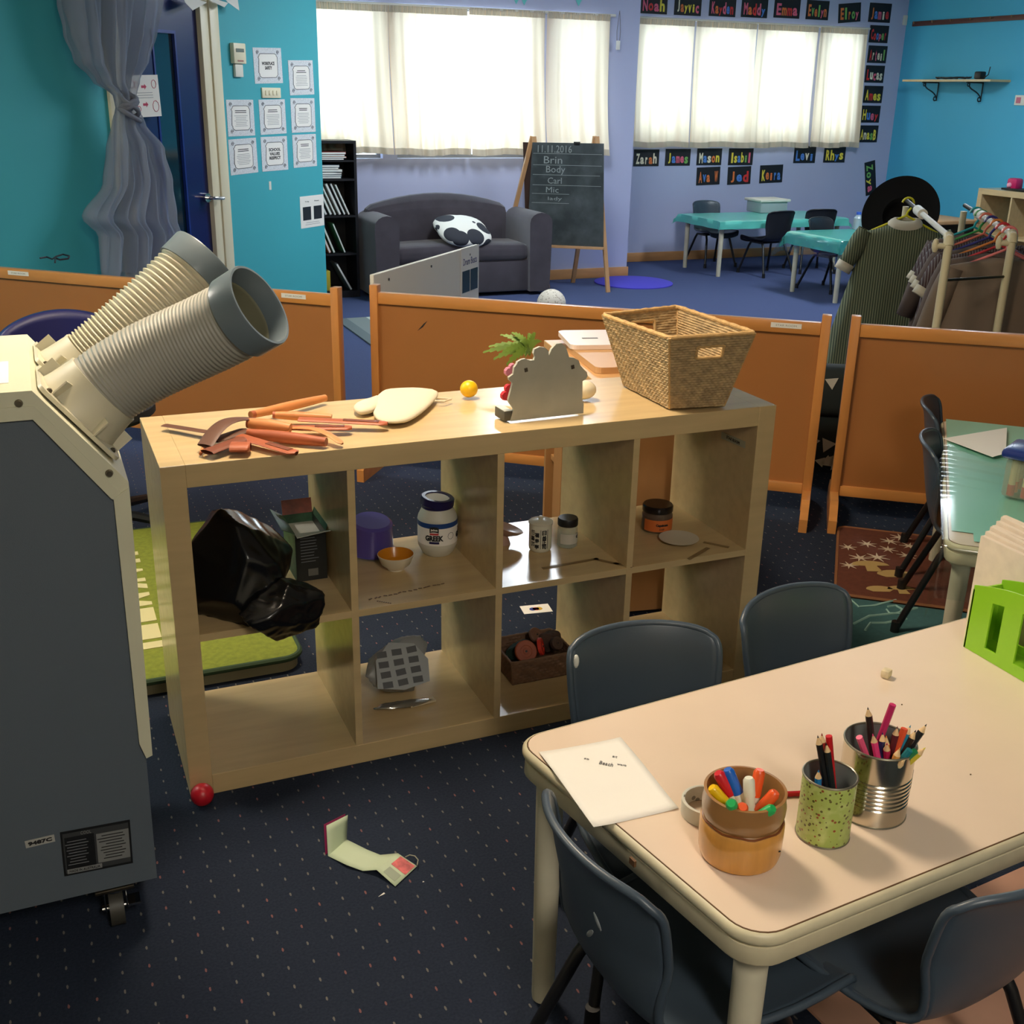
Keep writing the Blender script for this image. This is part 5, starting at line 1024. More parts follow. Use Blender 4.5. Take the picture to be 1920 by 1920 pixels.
crumple((.545, .132, .058), (.060, .016, .009), 8, 8, .1, 24).build('foil_end', M('foil', (170, 168, 160), .2, .7), t, world=True, smooth=30); MB().box((.592, .128, .055), (.07, .02, .004), rz=.12).build('card_edge', M('card_cream', (200, 184, 150)), t, world=True, smooth=0)
wb1, wb2 = M('wicker_brown', (112, 82, 60), .7, nz=(60, .25)), M('wicker_brown_rim', (120, 90, 66), .7)
bx0, by0 = .846, .135
wicker('small brown wicker basket of toys in the third lower cell', [(bx0, by0), (bx0+.165, by0), (bx0+.165, by0+.13), (bx0, by0+.13)], [(bx0-.008, by0-.006), (bx0+.172, by0-.006), (bx0+.172, by0+.14), (bx0-.008, by0+.14)], .0505, .118, 8, (wb1, wb2), (.93, .2, .05), amp=.002, rimr=.0035)
def toy_disc(c, R, h, mt, rot, label, nm='round_toy'):
    t = thing(nm, label, 'toy', c, rot=rot); MB().lathe([(0, -h/2), (R*.92, -h/2), (R, -h/2+.002), (R, h/2-.002), (R*.92, h/2), (R*.55, h/2), (R*.5, h/2-.0015), (R*.28, h/2-.0015), (R*.24, h/2), (0, h/2)], (0, 0, 0), 32).build('disc', mt, t); MB().cyl((0, 0, -h/2-.001), (0, 0, h/2+.002), R*.1).build('hub', black, t)
toy_disc((.893, .165, .125), .030, .012, M('toy_orange', (156, 74, 40), .5), (1.0, 0, -.1), 'round orange-brown wheel in the small brown wicker basket'); toy_disc((.938, .168, .130), .024, .011, M('toy_red', (196, 52, 36), .45), (1.3, .2, 1.0), 'red disc standing in the small brown wicker basket')
toy_disc((.950, .225, .134), .023, .010, M('toy_brown', (120, 84, 66), .6), (.7, .2, .3), 'brown round piece at the back of the small wicker basket'); toy_disc((.99, .18, .124), .018, .014, M('toy_darkbrown', (80, 60, 48), .6), (.9, .4, 0), 'dark brown knob piece at the right of the small wicker basket')
tag(crumple((.90, .21, .10), (.045, .035, .03), 12, 6, .05, 28).build('green_cloth', M('cloth_dark_green', (26, 52, 42), .8), None, world=True, smooth=40), 'dark green cloth bundle in the small brown wicker basket', 'cloth')
tag(crumple((.985, .215, .118), (.03, .03, .025), 12, 16, .05, 28).build('brown_bundle', M('bundle_brown', (70, 50, 40), .8, nz=(40, .4)), None, world=True, smooth=40), 'brown bundle behind the dark knob piece in the small wicker basket', 'bundle')
# floor litter
tag(MB().ball((.022, -.032, .0255), .0255, 26).build('red_ball', M('ball_red', (186, 24, 40), .35), None, world=True), 'small red ball on the carpet at the left foot of the cube shelf', 'ball')
t = thing('leaflet', 'pale green folded leaflet with small picture lying open on the carpet', 'leaflet', (.31, -.37, 0)); lp = [((612, 1548, .052), (652, 1528, .052)), ((615, 1605, .0015), (650, 1574, .0015)), ((650, 1622, .007), (688, 1593, .007)), ((680, 1633, .004), (713, 1603, .004)), ((706, 1631, .014), (746, 1600, .012)), ((741, 1662, .003), (782, 1624, .003))]
P_ = [(at(*a), at(*b)) for a, b in lp]
MB().grid(lambda u, v: (lambda q: lerp(lerp(P_[q[0]][0], P_[q[0]+1][0], q[1]), lerp(P_[q[0]][1], P_[q[0]+1][1], q[1]), v))((min(int(u*5), 4), u*5-min(int(u*5), 4))), 20, 4).build('leaflet_sheet', M('leaflet_green', (186, 200, 170), .7), t, world=True, smooth=25, thick=.0006)
MB().grid(lambda u, v: lerp(lerp(P_[0][0], P_[1][0], u), lerp(P_[0][1], P_[1][1], u), v)+V((-.004, .006, 0)), 4, 4).build('magenta_cover', M('leaflet_magenta', (140, 30, 80), .6), t, world=True, smooth=0, thick=.0006)
def lq(a, b, v0, v1): return [lerp(lerp(P_[4][0], P_[5][0], u), lerp(P_[4][1], P_[5][1], u), v)+V((0, 0, .0012)) for u, v in ((a, v0), (b, v0), (b, v1), (a, v1))]
for n, q, mt in (('leaflet_picture', lq(.2, .95, .5, .95), M('picture_pink', (196, 96, 96), .6, nz=(60, .4))), ('leaflet_picture', lq(.75, .95, .55, .9), M('picture_yellow', (206, 180, 70))), ('text_block', lq(.25, .85, .1, .4), M('text_pale', (150, 160, 140)))):
    mb = MB(); mb._f([mb.bm.verts.new(p) for p in q]); mb.build(n, mt, t, world=True, smooth=0, thick=.0002)
MB().tube([at(u, v, .012) for u, v in ((760, 1607), (768, 1603), (778, 1605), (784, 1612), (782, 1622))], .0012, 5).build('elastic_loop', M('elastic', (150, 150, 130)), t, world=True)
for i, (u, v) in enumerate(((716, 1678), (794, 1654))):
    c = at(u, v, .001); tag(MB().prism([(-.008, -.003), (.007, .001), (.006, .005)] if i == 0 else [(-.002, 0), (.002, 0), (0, .003)], 0, .0008, MX.Translation(c)).build('paper_scrap', paper, None, world=True, smooth=0), ('white paper scrap on the carpet just below the leaflet', 'tiny white crumb on the carpet right of the leaflet')[i], 'scrap')

# ================================================================ near table and what stands on it
TH = .52; TZ = TH+.0006
t1 = kid_table('cream low table with rounded corners in the foreground, holding pencil cups', (.466, -.792), (.9962, .087), 1.33, .552, TH, r=.05, skew=.09)
MB().box((0, 0, 0), (.004, .012, .010)).hull(lambda c: at(1187, 1606, TH)+MX.Rotation(.1, 3, 'Z') @ (c+V((.000, 0, -.009)))).build('edge_chip', brownline, t1, world=True, smooth=0)
GC = 'slate grey chairs around the near table'
ch1 = chair('slate grey chair with a white paint mark, directly in front of the cube shelf', .742, -.80, 169, GC)
chair('slate grey chair behind the near table, right of the one with the paint mark', 1.165, -.765, 189, GC)
ch3 = chair('slate grey chair at the left short end of the near table', .590, -1.125, -86, GC)
chair('slate grey chair in front of the near table at the bottom right', .905, -1.225, 8, GC)
pm1 = M('paint_mark', (214, 216, 208), .6)
for c_i, (u, v, ax_, yy, sz, rz_) in enumerate(((1080, 1240, 'y', -.618, (.006, .006, .014), 0),)):
    MB().ball(aty(u, v, yy), sz, 12).build('paint_mark', pm1, ch1, world=True)
for u, v, a in ((1120, 1728, .5), (1106, 1750, -.9)): MB().ball(atx(u, v, .388), (.0015, .014, .004), 10, MX.Rotation(a, 3, 'X')).build('scuff_mark', M('scuff_grey', (120, 126, 130), .7), ch3, world=True)
# sheet of paper with pencil marks
t = thing('drawing_sheet', 'sheet of white paper with small pencil writing near the table corner', 'paper', at(1150, 1470, TZ)); Q = [at(1010, 1413, TZ), at(1163, 1385, TZ+.002), at(1272, 1517, TZ), at(1113, 1553, TZ)]
MB().grid(lambda u, v: lerp(lerp(Q[0], Q[1], u), lerp(Q[3], Q[2], u), v)+V((0, 0, .0012+.002*abs(2*u-1)**3+.0012*math.sin(5*v))), 12, 12).build('sheet', paper, t, world=True, smooth=60, thick=.0003)
pen = M('pencil_grey', (110, 108, 104), .8)
for s_, u, v, w, h in (('Beach', 1137, 1432, .022, .009), ('at', 1153, 1419, .008, .005), ('work', 1166, 1434, .015, .005), ('so', 1100, 1423, .008, .003)):
    text(s_, .02, pen, t, basis(at(u, v, TZ+.0042), (.75, -.66, 0), (0, 0, 1)), 'pencil_writing', fit=(w, h))
t = thing('tape_roll', 'roll of white tape lying flat beside the bamboo cup', 'tape', (.628, -1.085, TZ)); MB().lathe([(.037, 0), (.0372, .024), (.0345, .0245), (.0345, 0), (.037, 0)], (0, 0, 0), 44).build('tape', M('tape_white', (214, 212, 196), .35), t)
MB().lathe([(.0344, .0), (.0344, .0243), (.0325, .0243), (.0325, 0), (.0344, 0)], (0, 0, 0), 44).build('core', blobs('core_print', (206, 204, 196), (120, 118, 112), 70, .25), t)
bam = M('bamboo_honey', (204, 144, 66), .3, nz=(7, .12), grain=(8, 8, .8), coat=.5); bamd = M('bamboo_brown', (156, 112, 64), .32, nz=(7, .15), coat=.5); BC = V((.622, -1.180, TZ))
t = thing('bamboo_cup', 'honey-coloured bamboo cup full of felt markers', 'cup', BC); wob = lambda k, z: 1+.012*math.sin(2*PI*k)+.01*math.cos(4*PI*k)
MB().lathe([(0, 0), (.048, 0), (.054, .003), (.0565, .012), (.0575, .035), (.0575, .056), (.055, .0605)], (0, 0, 0), 56, wob=wob).build('lower_wall', bam, t)
MB().lathe([(.0555, .0600), (.0535, .063), (.0545, .066), (.0565, .074), (.0570, .085), (.0550, .096), (.0560, .1045), (.0520, .1050), (.0500, .098), (.050, .012), (0, .011)], (0, 0, 0), 56, wob=wob).build('upper_wall', bamd, t)
MB().tube([(.0548*math.cos(q*2*PI/40), .0548*math.sin(q*2*PI/40), .0617+.0016*math.sin(q*1.3)) for q in range(40)], .0016, 6, closed=True).build('node_ring', M('bamboo_node', (120, 66, 30), .4), t)
MB().ball((.030, -.0485, .028), (.0022, .001, .0013), 8).build('knot_mark', ink, t)
mk = {n: M('marker_'+n, c, .32) for n, c in (('red', (206, 30, 44)), ('blue', (28, 96, 190)), ('yellow', (240, 190, 20)), ('orange', (236, 90, 36)), ('green', (40, 170, 90)), ('white', (232, 228, 206)))}
def marker(u, v, z, col, label, foot, capl=.038, R=.0078):
    T = at(u, v, TH+z); B = BC+V((foot[0], foot[1], .016)); d = (T-B).normalized(); t = thing('marker', label, 'marker', (T+B)/2, group='felt markers in the bamboo cup')
    Rm = basis(T, d.orthogonal(), d).to_3x3(); L = (T-B).length
    MB().lathe([(0, 0), (R*.7, 0), (R*.78, -.001), (R*1.02, -.004), (R*1.06, -capl), (0, -capl)], T, 20, Rm).build('cap', mk[col], t, world=True); MB().lathe([(0, -capl), (R*.96, -capl), (R*.96, -L+.004), (R*.6, -L), (0, -L)], T, 20, Rm).build('barrel', mk['white'], t, world=True)
marker(1346, 1449, .128, 'red', 'red felt marker at the back left of the bamboo cup', (.030, -.010)); marker(1364, 1442, .132, 'blue', 'blue felt marker beside the red one in the bamboo cup', (.02, -.02))
marker(1334, 1476, .112, 'yellow', 'yellow felt marker leaning over the left rim of the bamboo cup', (.025, -.025), .05); marker(1425, 1443, .134, 'orange', 'tallest orange felt marker at the back of the bamboo cup', (-.005, -.015))
marker(1404, 1458, .130, 'white', 'white felt marker in the middle of the bamboo cup', (.0, -.028), .026); marker(1455, 1485, .116, 'orange', 'orange felt marker leaning to the right in the bamboo cup', (-.03, -.005))
marker(1371, 1506, .113, 'green', 'green felt marker end at the front left of the bamboo cup', (.012, .02), .03, .0078); marker(1393, 1513, .109, 'orange', 'short orange marker end at the front of the bamboo cup', (.008, .025), .03, .0075)
marker(1450, 1515, .108, 'green', 'green felt marker leaning to the front right of the bamboo cup', (-.032, .012), .05, .0072)
def can(name, label, c, R, H, om, im, cat='can', bands=(), flare=.0):
    t = thing(name, label, cat, (*c, TZ)); prof = [(0, 0), (R*.95, 0), (R, .003)]
    for b in bands: prof += [(R, b-.0018), (R-.0014, b), (R, b+.0018)]
    prof += [(R, H-.003)]; MB().lathe(prof, (0, 0, 0), 64).build('can_wall', om, t)
    MB().lathe([(R-.0012, H-.002), (R-.0015, .004), (0, .0035)], (0, 0, 0), 48).build('inside', im, t); MB().tube([((R-.0002)*math.cos(q*2*PI/56), (R-.0002)*math.sin(q*2*PI/56), H-.001) for q in range(56)], .0017, 8, closed=True).build('rim', M('tin_rim', (150, 146, 130), .3, .8), t)
    MB().tube([((R-.0006)*math.cos(q*2*PI/56), (R-.0006)*math.sin(q*2*PI/56), .0015) for q in range(56)], .0017, 6, closed=True).build('base_rim', _m['tin_rim'], t); return t
mt, nt, b, oc = base('speckled_green', .4); vo = nd(nt, 'ShaderNodeTexVoronoi'); vo.inputs['Scale'].default_value = 150; nt.links.new(oc, vo.inputs[0]); v2_ = nd(nt, 'ShaderNodeTexNoise'); v2_.inputs['Scale'].default_value = 60; nt.links.new(oc, v2_.inputs[0])
c_ = mixc(nt, math_(nt, 'MULTIPLY', math_(nt, 'SUBTRACT', v2_.outputs[0], .5), 2.5), lin((168, 188, 96)), lin((204, 216, 146))); sc_ = nd(nt, 'ShaderNodeSeparateColor'); nt.links.new(vo.outputs['Color'], sc_.inputs[0])
f_ = math_(nt, 'MULTIPLY', math_(nt, 'LESS_THAN', vo.outputs['Distance'], .30), math_(nt, 'GREATER_THAN', sc_.outputs[0], .12)); nt.links.new(mixc(nt, f_, c_, mixc(nt, math_(nt, 'GREATER_THAN', sc_.outputs[1], .6), lin((96, 92, 34)), lin((146, 70, 30)))), b.inputs['Base Color'])
GC_ = (.7585, -1.187); can('green_can', 'lime green can with brown speckles holding black and red pencils', GC_, .0375, .100, mt, M('tin_inside_grey', (150, 158, 154), .35, .5))
TC = (.862, -1.165); tin = can('tin_can', 'shiny ribbed steel can crowded with coloured pencils', TC, .0505, .118, M('tin_steel', (200, 192, 176), .16, 1), M('tin_inside_grey', (150, 158, 154)), bands=[.030+.0068*i for i in range(7)])
MB().grid(lambda u, v: (.0511*math.cos(-.72+.24*u), .0511*math.sin(-.72+.24*u), .045+.034*v), 5, 4).build('black_patch', ink, tin)
woodp = M('pencil_wood', (226, 190, 140), .6)
def pencil(C0, u, v, z, col, label, foot, flat=False, R=.0045, grp=''):
    key = 'pencil_%d_%d_%d' % col; mt = M(key, col, .35); T = at(u, v, TH+z); B = V((C0[0]+foot[0], C0[1]+foot[1], TZ+.005)); d = (T-B).normalized(); L = (T-B).length; Rm = basis(T, d.orthogonal(), d).to_3x3()
    t = thing('pencil', label, 'pencil', (T+B)/2, group=grp); s0 = 0 if flat else .014
    MB().lathe([(0, -s0), (R, -s0), (R, -L), (0, -L)], T, 8, Rm).build('barrel', mt, t, world=True, smooth=0)
    if not flat: MB().lathe([(.0011, -.004), (R*.98, -.0139), (0, -.0139)], T, 10, Rm).build('sharpened_wood', woodp, t, world=True); MB().lathe([(0, 0), (.0013, -.0042), (0, -.0042)], T, 8, Rm).build('lead', mt, t, world=True)
gg = 'pencils in the green can'
for u, v, z, col, fo, fl, lb in ((1533, 1378, .160, (24, 24, 26), (.012, -.012), 0, 'black pencil, tallest at the left of the green can'), (1541, 1374, .162, (150, 40, 36), (.006, -.002), 0, 'thin dark red pencil behind the black ones in the green can'), (1549, 1392, .150, (30, 34, 34), (.014, -.018), 0, 'black pencil in the middle of the green can'),
        (1554, 1380, .157, (196, 26, 34), (.020, -.006), 1, 'red pencil with flat end in the green can'), (1535, 1443, .118, (40, 130, 190), (-.012, .0), 0, 'short blue pencil inside the left rim of the green can')):
    pencil(GC_, u, v, z, col, lb, fo, bool(fl), .0048, gg)
gg = 'coloured pencils in the ribbed steel can'; P3 = TC
for u, v, z, col, fo, fl, lb in ((1627, 1325, .178, (40, 26, 24), (.0, -.02), 0, 'black pencil standing highest at the left of the ribbed can'), (1674, 1321, .182, (200, 44, 100), (-.02, .01), 1, 'magenta pencil standing highest in the ribbed can'), (1683, 1361, .152, (96, 30, 40), (-.004, -.02), 0, 'maroon pencil behind the orange one in the ribbed can'),
        (1611, 1382, .138, (232, 90, 130), (.014, -.02), 1, 'light pink pencil at the far left of the ribbed can'), (1636, 1375, .140, (236, 70, 130), (.01, -.028), 0, 'bright pink pencil left of centre in the ribbed can'), (1655, 1372, .140, (30, 44, 90), (-.004, -.03), 0, 'navy pencil in the centre of the ribbed can'),
        (1662, 1378, .136, (230, 130, 50), (.0, -.03), 0, 'orange pencil in the centre of the ribbed can'), (1696, 1366, .148, (236, 90, 50), (-.012, -.02), 1, 'orange-red pencil with flat end in the ribbed can'), (1708, 1359, .152, (40, 130, 160), (-.02, -.02), 0, 'teal pencil leaning right, behind, in the ribbed can'),
        (1718, 1368, .148, (44, 30, 28), (-.02, -.02), 0, 'dark brown pencil at the right of the ribbed can'), (1738, 1357, .154, (30, 30, 32), (-.022, -.01), 0, 'black pencil leaning furthest right in the ribbed can'), (1706, 1406, .130, (30, 120, 130), (-.030, -.01), 1, 'teal pencil lying across the front of the ribbed can'),
        (1688, 1401, .132, (226, 160, 80), (-.02, -.025), 0, 'pale orange pencil across the front of the ribbed can'), (1736, 1401, .134, (214, 196, 60), (-.03, .0), 0, 'yellow pencil at the right rim of the ribbed can'), (1716, 1408, .128, (30, 130, 80), (-.03, .01), 1, 'green pencil at the right rim of the ribbed can'),
        (1698, 1424, .122, (220, 200, 160), (-.01, .02), 0, 'pale pencil tip at the front rim of the ribbed can'), (1663, 1392, .132, (200, 40, 90), (.02, -.01), 0, 'magenta pencil low in the centre of the ribbed can')):
    pencil(P3, u, v, z, col, lb, fo, bool(fl), .0050, gg)
a, b = at(1462, 1489, TZ+.004), at(1513, 1487, TZ+.004); t = thing('red_pencil', 'red pencil lying on the table between the bamboo cup and the green can', 'pencil', (a+b)/2); MB().cyl(a, b, .0042, n=8).build('barrel', M('pencil_lying_red', (190, 26, 40), .35), t, world=True, smooth=0); MB().cyl(lerp(a, b, 1), lerp(a, b, 1.03), .0038, .0038, 8).build('end_cap', M('pencil_end', (150, 20, 34), .4), t, world=True)
tag(MB().box(at(1662, 1262, TZ+.008), (.020, .016, .016), rz=.5, bev=.004).build('eraser', M('eraser_cream', (222, 204, 168), .7, nz=(80, .15)), None, world=True), 'small cream eraser lump alone in the middle of the near table', 'eraser')
for i, (u, v) in enumerate(((1691, 1321), (1820, 1452))): tag(MB().ball(at(u, v, TZ+.001), .0014, 6).build('crumb', brownline, None, world=True), ('tiny dark crumb on the table just right of the tall magenta pencil', 'tiny dark crumb on the table at the far right')[i], 'crumb')
# green letter rack and white files
lime = M('rack_lime', (140, 196, 40), .35); t = thing('letter_rack', 'lime green plastic rack with vertical slots at the right picture edge', 'rack', (1.45, -.93, TZ)); ya, yb_ = -.806, -1.14
def rackside(x): 
    ht = lambda u: .118+.040*math.sin(PI*min(1, max(0, .10+u*.9)))
    def sk(i, j): return 3 < j < 22 and any(a <= i < a+4 for a in (7, 17, 27, 37))
    return MB().grid(lambda u, v: (x, lerp(ya, yb_, u), TZ+ht(u)*(v if v < .85 else v)), 48, 28, skip=sk)
rackside(1.386).build('front_wall', lime, t, world=True, smooth=0, thick=.004); rackside(1.455).build('back_wall', lime, t, world=True, smooth=0, thick=.004)
MB().bx(1.386, 1.455, yb_, ya, TZ+.001, TZ+.005).build('base', lime, t, world=True, smooth=0); MB().bx(1.384, 1.457, ya-.003, ya+.001, TZ, TZ+.122).build('end_wall', lime, t, world=True, smooth=0)
t = thing('paper_stack', 'upright stack of white paper sheets behind the lime green rack', 'papers', (1.52, -.86, TZ))
for i in range(7): MB().box((1.482+.017*i, -.875+.008*i, TZ+.092+.001*i), (.010, .32, .184+.002*i), rot=MX.Rotation(.02*(i % 3), 3, 'X')).build('paper_bundle', M('bundle_paper', (226, 210, 190), .8, nz=(200, .06), grain=(8, .2, .2)), t, world=True, smooth=0)

# ================================================================ second table at the right
T2L, T2W, T2H = 1.2, .60, .50
t2 = kid_table('cream low table under a green cloth and clear plastic at the right edge', (1.784, -.335), (.671, .741), T2L, T2W, T2H, r=.04)
oil = M('oilcloth_green', (150, 212, 190), .3, coat=.25, nz=(3, .04)); a_, b_ = T2L/2, T2W/2
def t2cloth(u, v):
    x = lerp(-a_-.085, a_-.004, u); y = lerp(b_-.012, -b_-.07, v); z = T2H+.003
    if x < -a_: z -= (-a_-x); x = -a_-.006-.004*math.sin(30*y)
    if y < -b_: z -= (-b_-y); y = -b_-.008
    return (x, y, z+.0006*math.sin(19*x+7*y))
o = tag(MB().grid(t2cloth, 44, 26, skip=lambda i, j: (i < 6 and j < 2) or (i < 4 and j < 3)).build('tablecloth', oil, None, smooth=60), 'green oilcloth hanging over the near end of the right-hand table', 'tablecloth'); o.location = t2.location; o.rotation_euler = t2.rotation_euler
def t2plast(u, v):
    x = lerp(-a_-.15, a_*.5, u); y = lerp(b_+.07, -b_, v); z = T2H+.0065+.0018*math.sin(70*x-22*y)*max(0, math.sin(5*(y+x)))
    dx = max(0, -a_-x); dy = max(0, y-b_)
    if dx: x = -a_-.012-.2*dx; z -= dx*.9
    if dy: y = b_+.012+.2*dy; z -= dy*.9
    return (x, y, z)
o = tag(MB().grid(t2plast, 90, 40).build('plastic_sheet', clear('wrinkled_plastic', (242, 249, 247), .09, .12), None, smooth=60), 'wrinkled clear plastic sheet hanging from the corner of the right-hand table', 'plastic sheet'); o.location = t2.location; o.rotation_euler = t2.rotation_euler
Q = [at(1768, 822, T2H+.012), at(1888, 802, T2H+.012), at(1886, 850, T2H+.012), at(1861, 857, T2H+.012)]; mb = MB(); mb._f([mb.bm.verts.new(q) for q in Q])
tag(mb.build('paper_sheet', paper, None, world=True, smooth=0, thick=.0006), 'folded white paper on the green cloth beside the blue-lidded tub', 'paper')
tc_ = at(1925, 935, T2H); t = thing('marker_tub', 'clear square tub with blue lid full of markers on the green cloth', 'tub', (tc_.x, tc_.y, T2H+.0085), .5)
MB().box((0, 0, .055), (.115, .115, .11), bev=.012).build('tub_wall', M('tub_clear', (170, 180, 160), .15, alpha=.45), t); MB().box((0, 0, .122), (.140, .140, .026), bev=.010).build('lid', M('lid_blue', (34, 52, 120), .25), t); MB().box((0, 0, .134), (.112, .112, .006), bev=.002).build('lid_panel', M('lid_blue2', (44, 74, 140), .25), t)
for i in range(9):
    x, y = -.036+.036*(i % 3), -.036+.036*(i//3); g_ = thing('tub_marker', ('front', 'middle', 'back')[i//3]+' row '+('left', 'centre', 'right')[i % 3]+' felt marker standing inside the blue-lidded tub', 'marker', (0, 0, 0), group='markers inside the blue-lidded tub'); g_.location = t.location+MX.Rotation(.5, 3, 'Z') @ V((x, y, .004)); MB().cyl((0, 0, .0), (0, 0, .03), .010, n=12).build('cap', [mk['red'], mk['orange'], mk['orange']][i % 3], g_); MB().cyl((0, 0, .03), (0, 0, .1), .009, n=12).build('barrel', M('barrel_cream', (226, 210, 160), .4), g_)
GD = 'slate grey chairs at the green-clothed table'
chair('slate grey chair nearer to us along the green-clothed table', 2.345, .075, -134, GD); chair('slate grey chair further away along the green-clothed table', 2.64, .40, -134, GD)

# ================================================================ clothes rack
rk = M('rack_cream_tube', (216, 206, 172), .4); d_ = V((.585, .811, 0)); xr = V((.811, -.585, 0)); RZ = math.atan2(-.585, .811)
R1, R2 = V((3.2, 1.28, 0)), V((3.544, 1.288, 0)); t = thing('clothes_rack', 'cream tubular clothes rack with two rails behind the right wooden fence', 'clothes rack', (3.6, 1.8, 0))
for P0, L in ((R1, 1.62), (R2, 1.25)):
    MB().cyl(P0+V((0, 0, .03)), P0+V((0, 0, .97)), .017, n=14).build('post', rk, t, world=True); P9 = P0+d_*(L+.12); MB().cyl(P9+V((0, 0, .03)), P9+V((0, 0, .97)), .017, n=14).build('post', rk, t, world=True)
    MB().tube([P0+V((0, 0, .965)), P0+V((0, 0, .99))+d_*.01, P0+V((0, 0, 1.0))+d_*.04], .021, 12).ball(P0-xr*.05+V((0, 0, .965)), (.014, .014, .03), 10).cyl(P0-xr*.05+V((0, 0, .965)), P0+V((0, 0, .965)), .012).build('corner_joint', rk, t, world=True)
    MB().cyl(P0+V((0, 0, 1.0)), P0+V((0, 0, 1.0))+d_*(L*.72), .0125, n=12).cyl(P0+d_*L*.60+V((0, 0, 1)), P0+d_*L*.74+V((0, 0, 1)), .024, n=14).build('rail', white, t, world=True); MB().cyl(P0+V((0, 0, 1.0))+d_*(L*.72), P0+V((0, 0, 1.0))+d_*(L+.12), .011, n=12).build('rail_end', black, t, world=True)
    MB().tube([P0-xr*.14+V((0, 0, .02)), P0+xr*.14+V((0, 0, .02))], .015, 8).build('foot', rk, t, world=True)
MB().cyl(R1+V((0, 0, .83)), R2+V((0, 0, .83)), .006).build('cross_wire', screwm, t, world=True)
def hanger(pos, mt, label, grp=None, wd_=.36, rz=RZ, dz=0):
    t = thing('clothes_hanger', label, 'hanger', pos, rz, grp); R = .030
    hook = [(R*math.cos(a), 0, R*math.sin(a)-.008) for a in [PI*.95-i*PI*1.25/10 for i in range(11)]]; hook += [(.004, 0, -.052), (0, 0, -.07)]
    MB().tube(hook, .0058, 8).build('hook', mt, t); MB().tube([(0, 0, -.07), (-wd_/2, 0, -.155), (-wd_/2+.01, 0, -.17), (wd_/2-.01, 0, -.17), (wd_/2, 0, -.155), (0, 0, -.07)], .0055, 8).build('shoulder_bar', mt, t); return t
def garment(name, label, pos, mt, L, trim=None, sleeve=.16, grp=None, w0=.17, flare=.10, cuff=None, collar=None, sa=.55, rz=RZ, dp=.05, cat='dress'):
    t = thing(name, label, cat, pos, rz, grp); z0 = -.105
    key = [(0, .055, .03), (.03, .10, .04), (.075, w0, dp), (.2, w0-.012, dp+.015), (.4, w0+flare*.25, dp+.02), (.7, w0+flare*.7, dp+.03), (1, w0+flare, dp+.035)]
    def f(u, v):
        i = 0
        while i < len(key)-2 and key[i+1][0] < v: i += 1
        k0, k1 = key[i], key[i+1]; q = (v-k0[0])/(k1[0]-k0[0]); w = lerp(k0[1], k1[1], q); d = lerp(k0[2], k1[2], q); a = 2*PI*u; pl = 1+.10*v*math.sin(a*9)+.05*v*math.sin(a*17+2)
        return (math.cos(a)*w*(1+.02*v*math.sin(a*9)), math.sin(a)*d*pl, z0-L*v+.01*v*math.sin(a*5))
    MB().grid(f, 72, 26, cu=True).build('body', mt, t, smooth=80, thick=.003)
    for s_ in (-1, 1):
        A = V((s_*(w0-.03), 0, z0-.05)); B = A+V((s_*sleeve*math.sin(sa), -.02, -sleeve*math.cos(sa)))
        MB().tube([lerp(A, B, q)+V((0, .006*math.sin(7*q), 0)) for q in (0, .25, .5, .75, 1)], [.05, .058, .056, .05, .045], 14, cap=False, sc=(1, .8)).build('sleeve', mt, t, smooth=80, thick=.003)
        if cuff: C0 = lerp(A, B, .93); C1 = lerp(A, B, 1.16); MB().tube([C0, C1], [.050, .050], 14, cap=False, sc=(1, .8)).build('cuff', cuff, t, smooth=80, thick=.004)
    if collar: MB().tube([(.072*math.cos(a), .034*math.sin(a)-.004, z0+.006-.022*(math.sin(a) < -.2)*abs(math.sin(a))) for a in [i*PI/12 for i in range(24)]], .020, 8, closed=True, sc=(.5, 1.3)).build('collar', collar, t, smooth=80)
    if trim: MB().grid(lambda u, v: V(f(u, .30+.05*v))*1.0+V((0, -.004, 0)), 40, 2, cu=True).build('trim_band', trim, t, smooth=80, thick=.004)
    return t
cufm = M('cuff_white', (214, 206, 186), .85); gs = stripes('dress_green_stripe', (74, 84, 66), (140, 144, 110), 78, 0, .32, .85); chk = stripes('check_grey', (62, 62, 66), (170, 170, 170), 55, 0, .45, .85, both=True)
hp = R1+d_*1.66+V((0, 0, 1.0)); hanger(hp, M('hanger_yellow', (226, 218, 40), .3), 'yellow plastic hanger holding the green striped dress', rz=RZ, wd_=.34)
garment('striped_dress', 'green striped school dress with white collar and cuffs on the yellow hanger', hp, gs, .86, sleeve=.21, w0=.225, flare=.13, cuff=cufm, collar=cufm, sa=.45)
hat_c = atd(1687, 402, 6.28); t = thing('felt_hat', 'large black wide-brimmed hat hanging at the end of the clothes rack', 'hat', hat_c); hn_ = (CP-hat_c).normalized(); hn_ = (hn_+r2*.35+u2*.25).normalized(); HR = basis(hat_c, r2*.8+u2*.6, hn_).to_3x3(); felt = M('felt_black', (14, 14, 18), .9, sheen=.1)
MB().lathe([(.095, -.004), (.13, -.010), (.19, -.002), (.215, .012), (.216, .016), (.19, .003), (.13, -.004), (.096, .0)], hat_c, 60, HR, sx=1.08, sy=.92).build('brim', felt, t, world=True, smooth=80)
MB().lathe([(.096, -.002), (.092, -.06), (.07, -.095), (0, -.10)], hat_c, 48, HR, sx=1.08, sy=.92).build('crown', felt, t, world=True, smooth=80, thick=.004)
hcol = [('turquoise', (40, 170, 180)), ('green', (60, 160, 80)), ('salmon', (226, 120, 100)), ('navy', (50, 50, 130)), ('orange', (220, 130, 60)), ('red', (200, 50, 60)), ('pink', (236, 130, 130))]
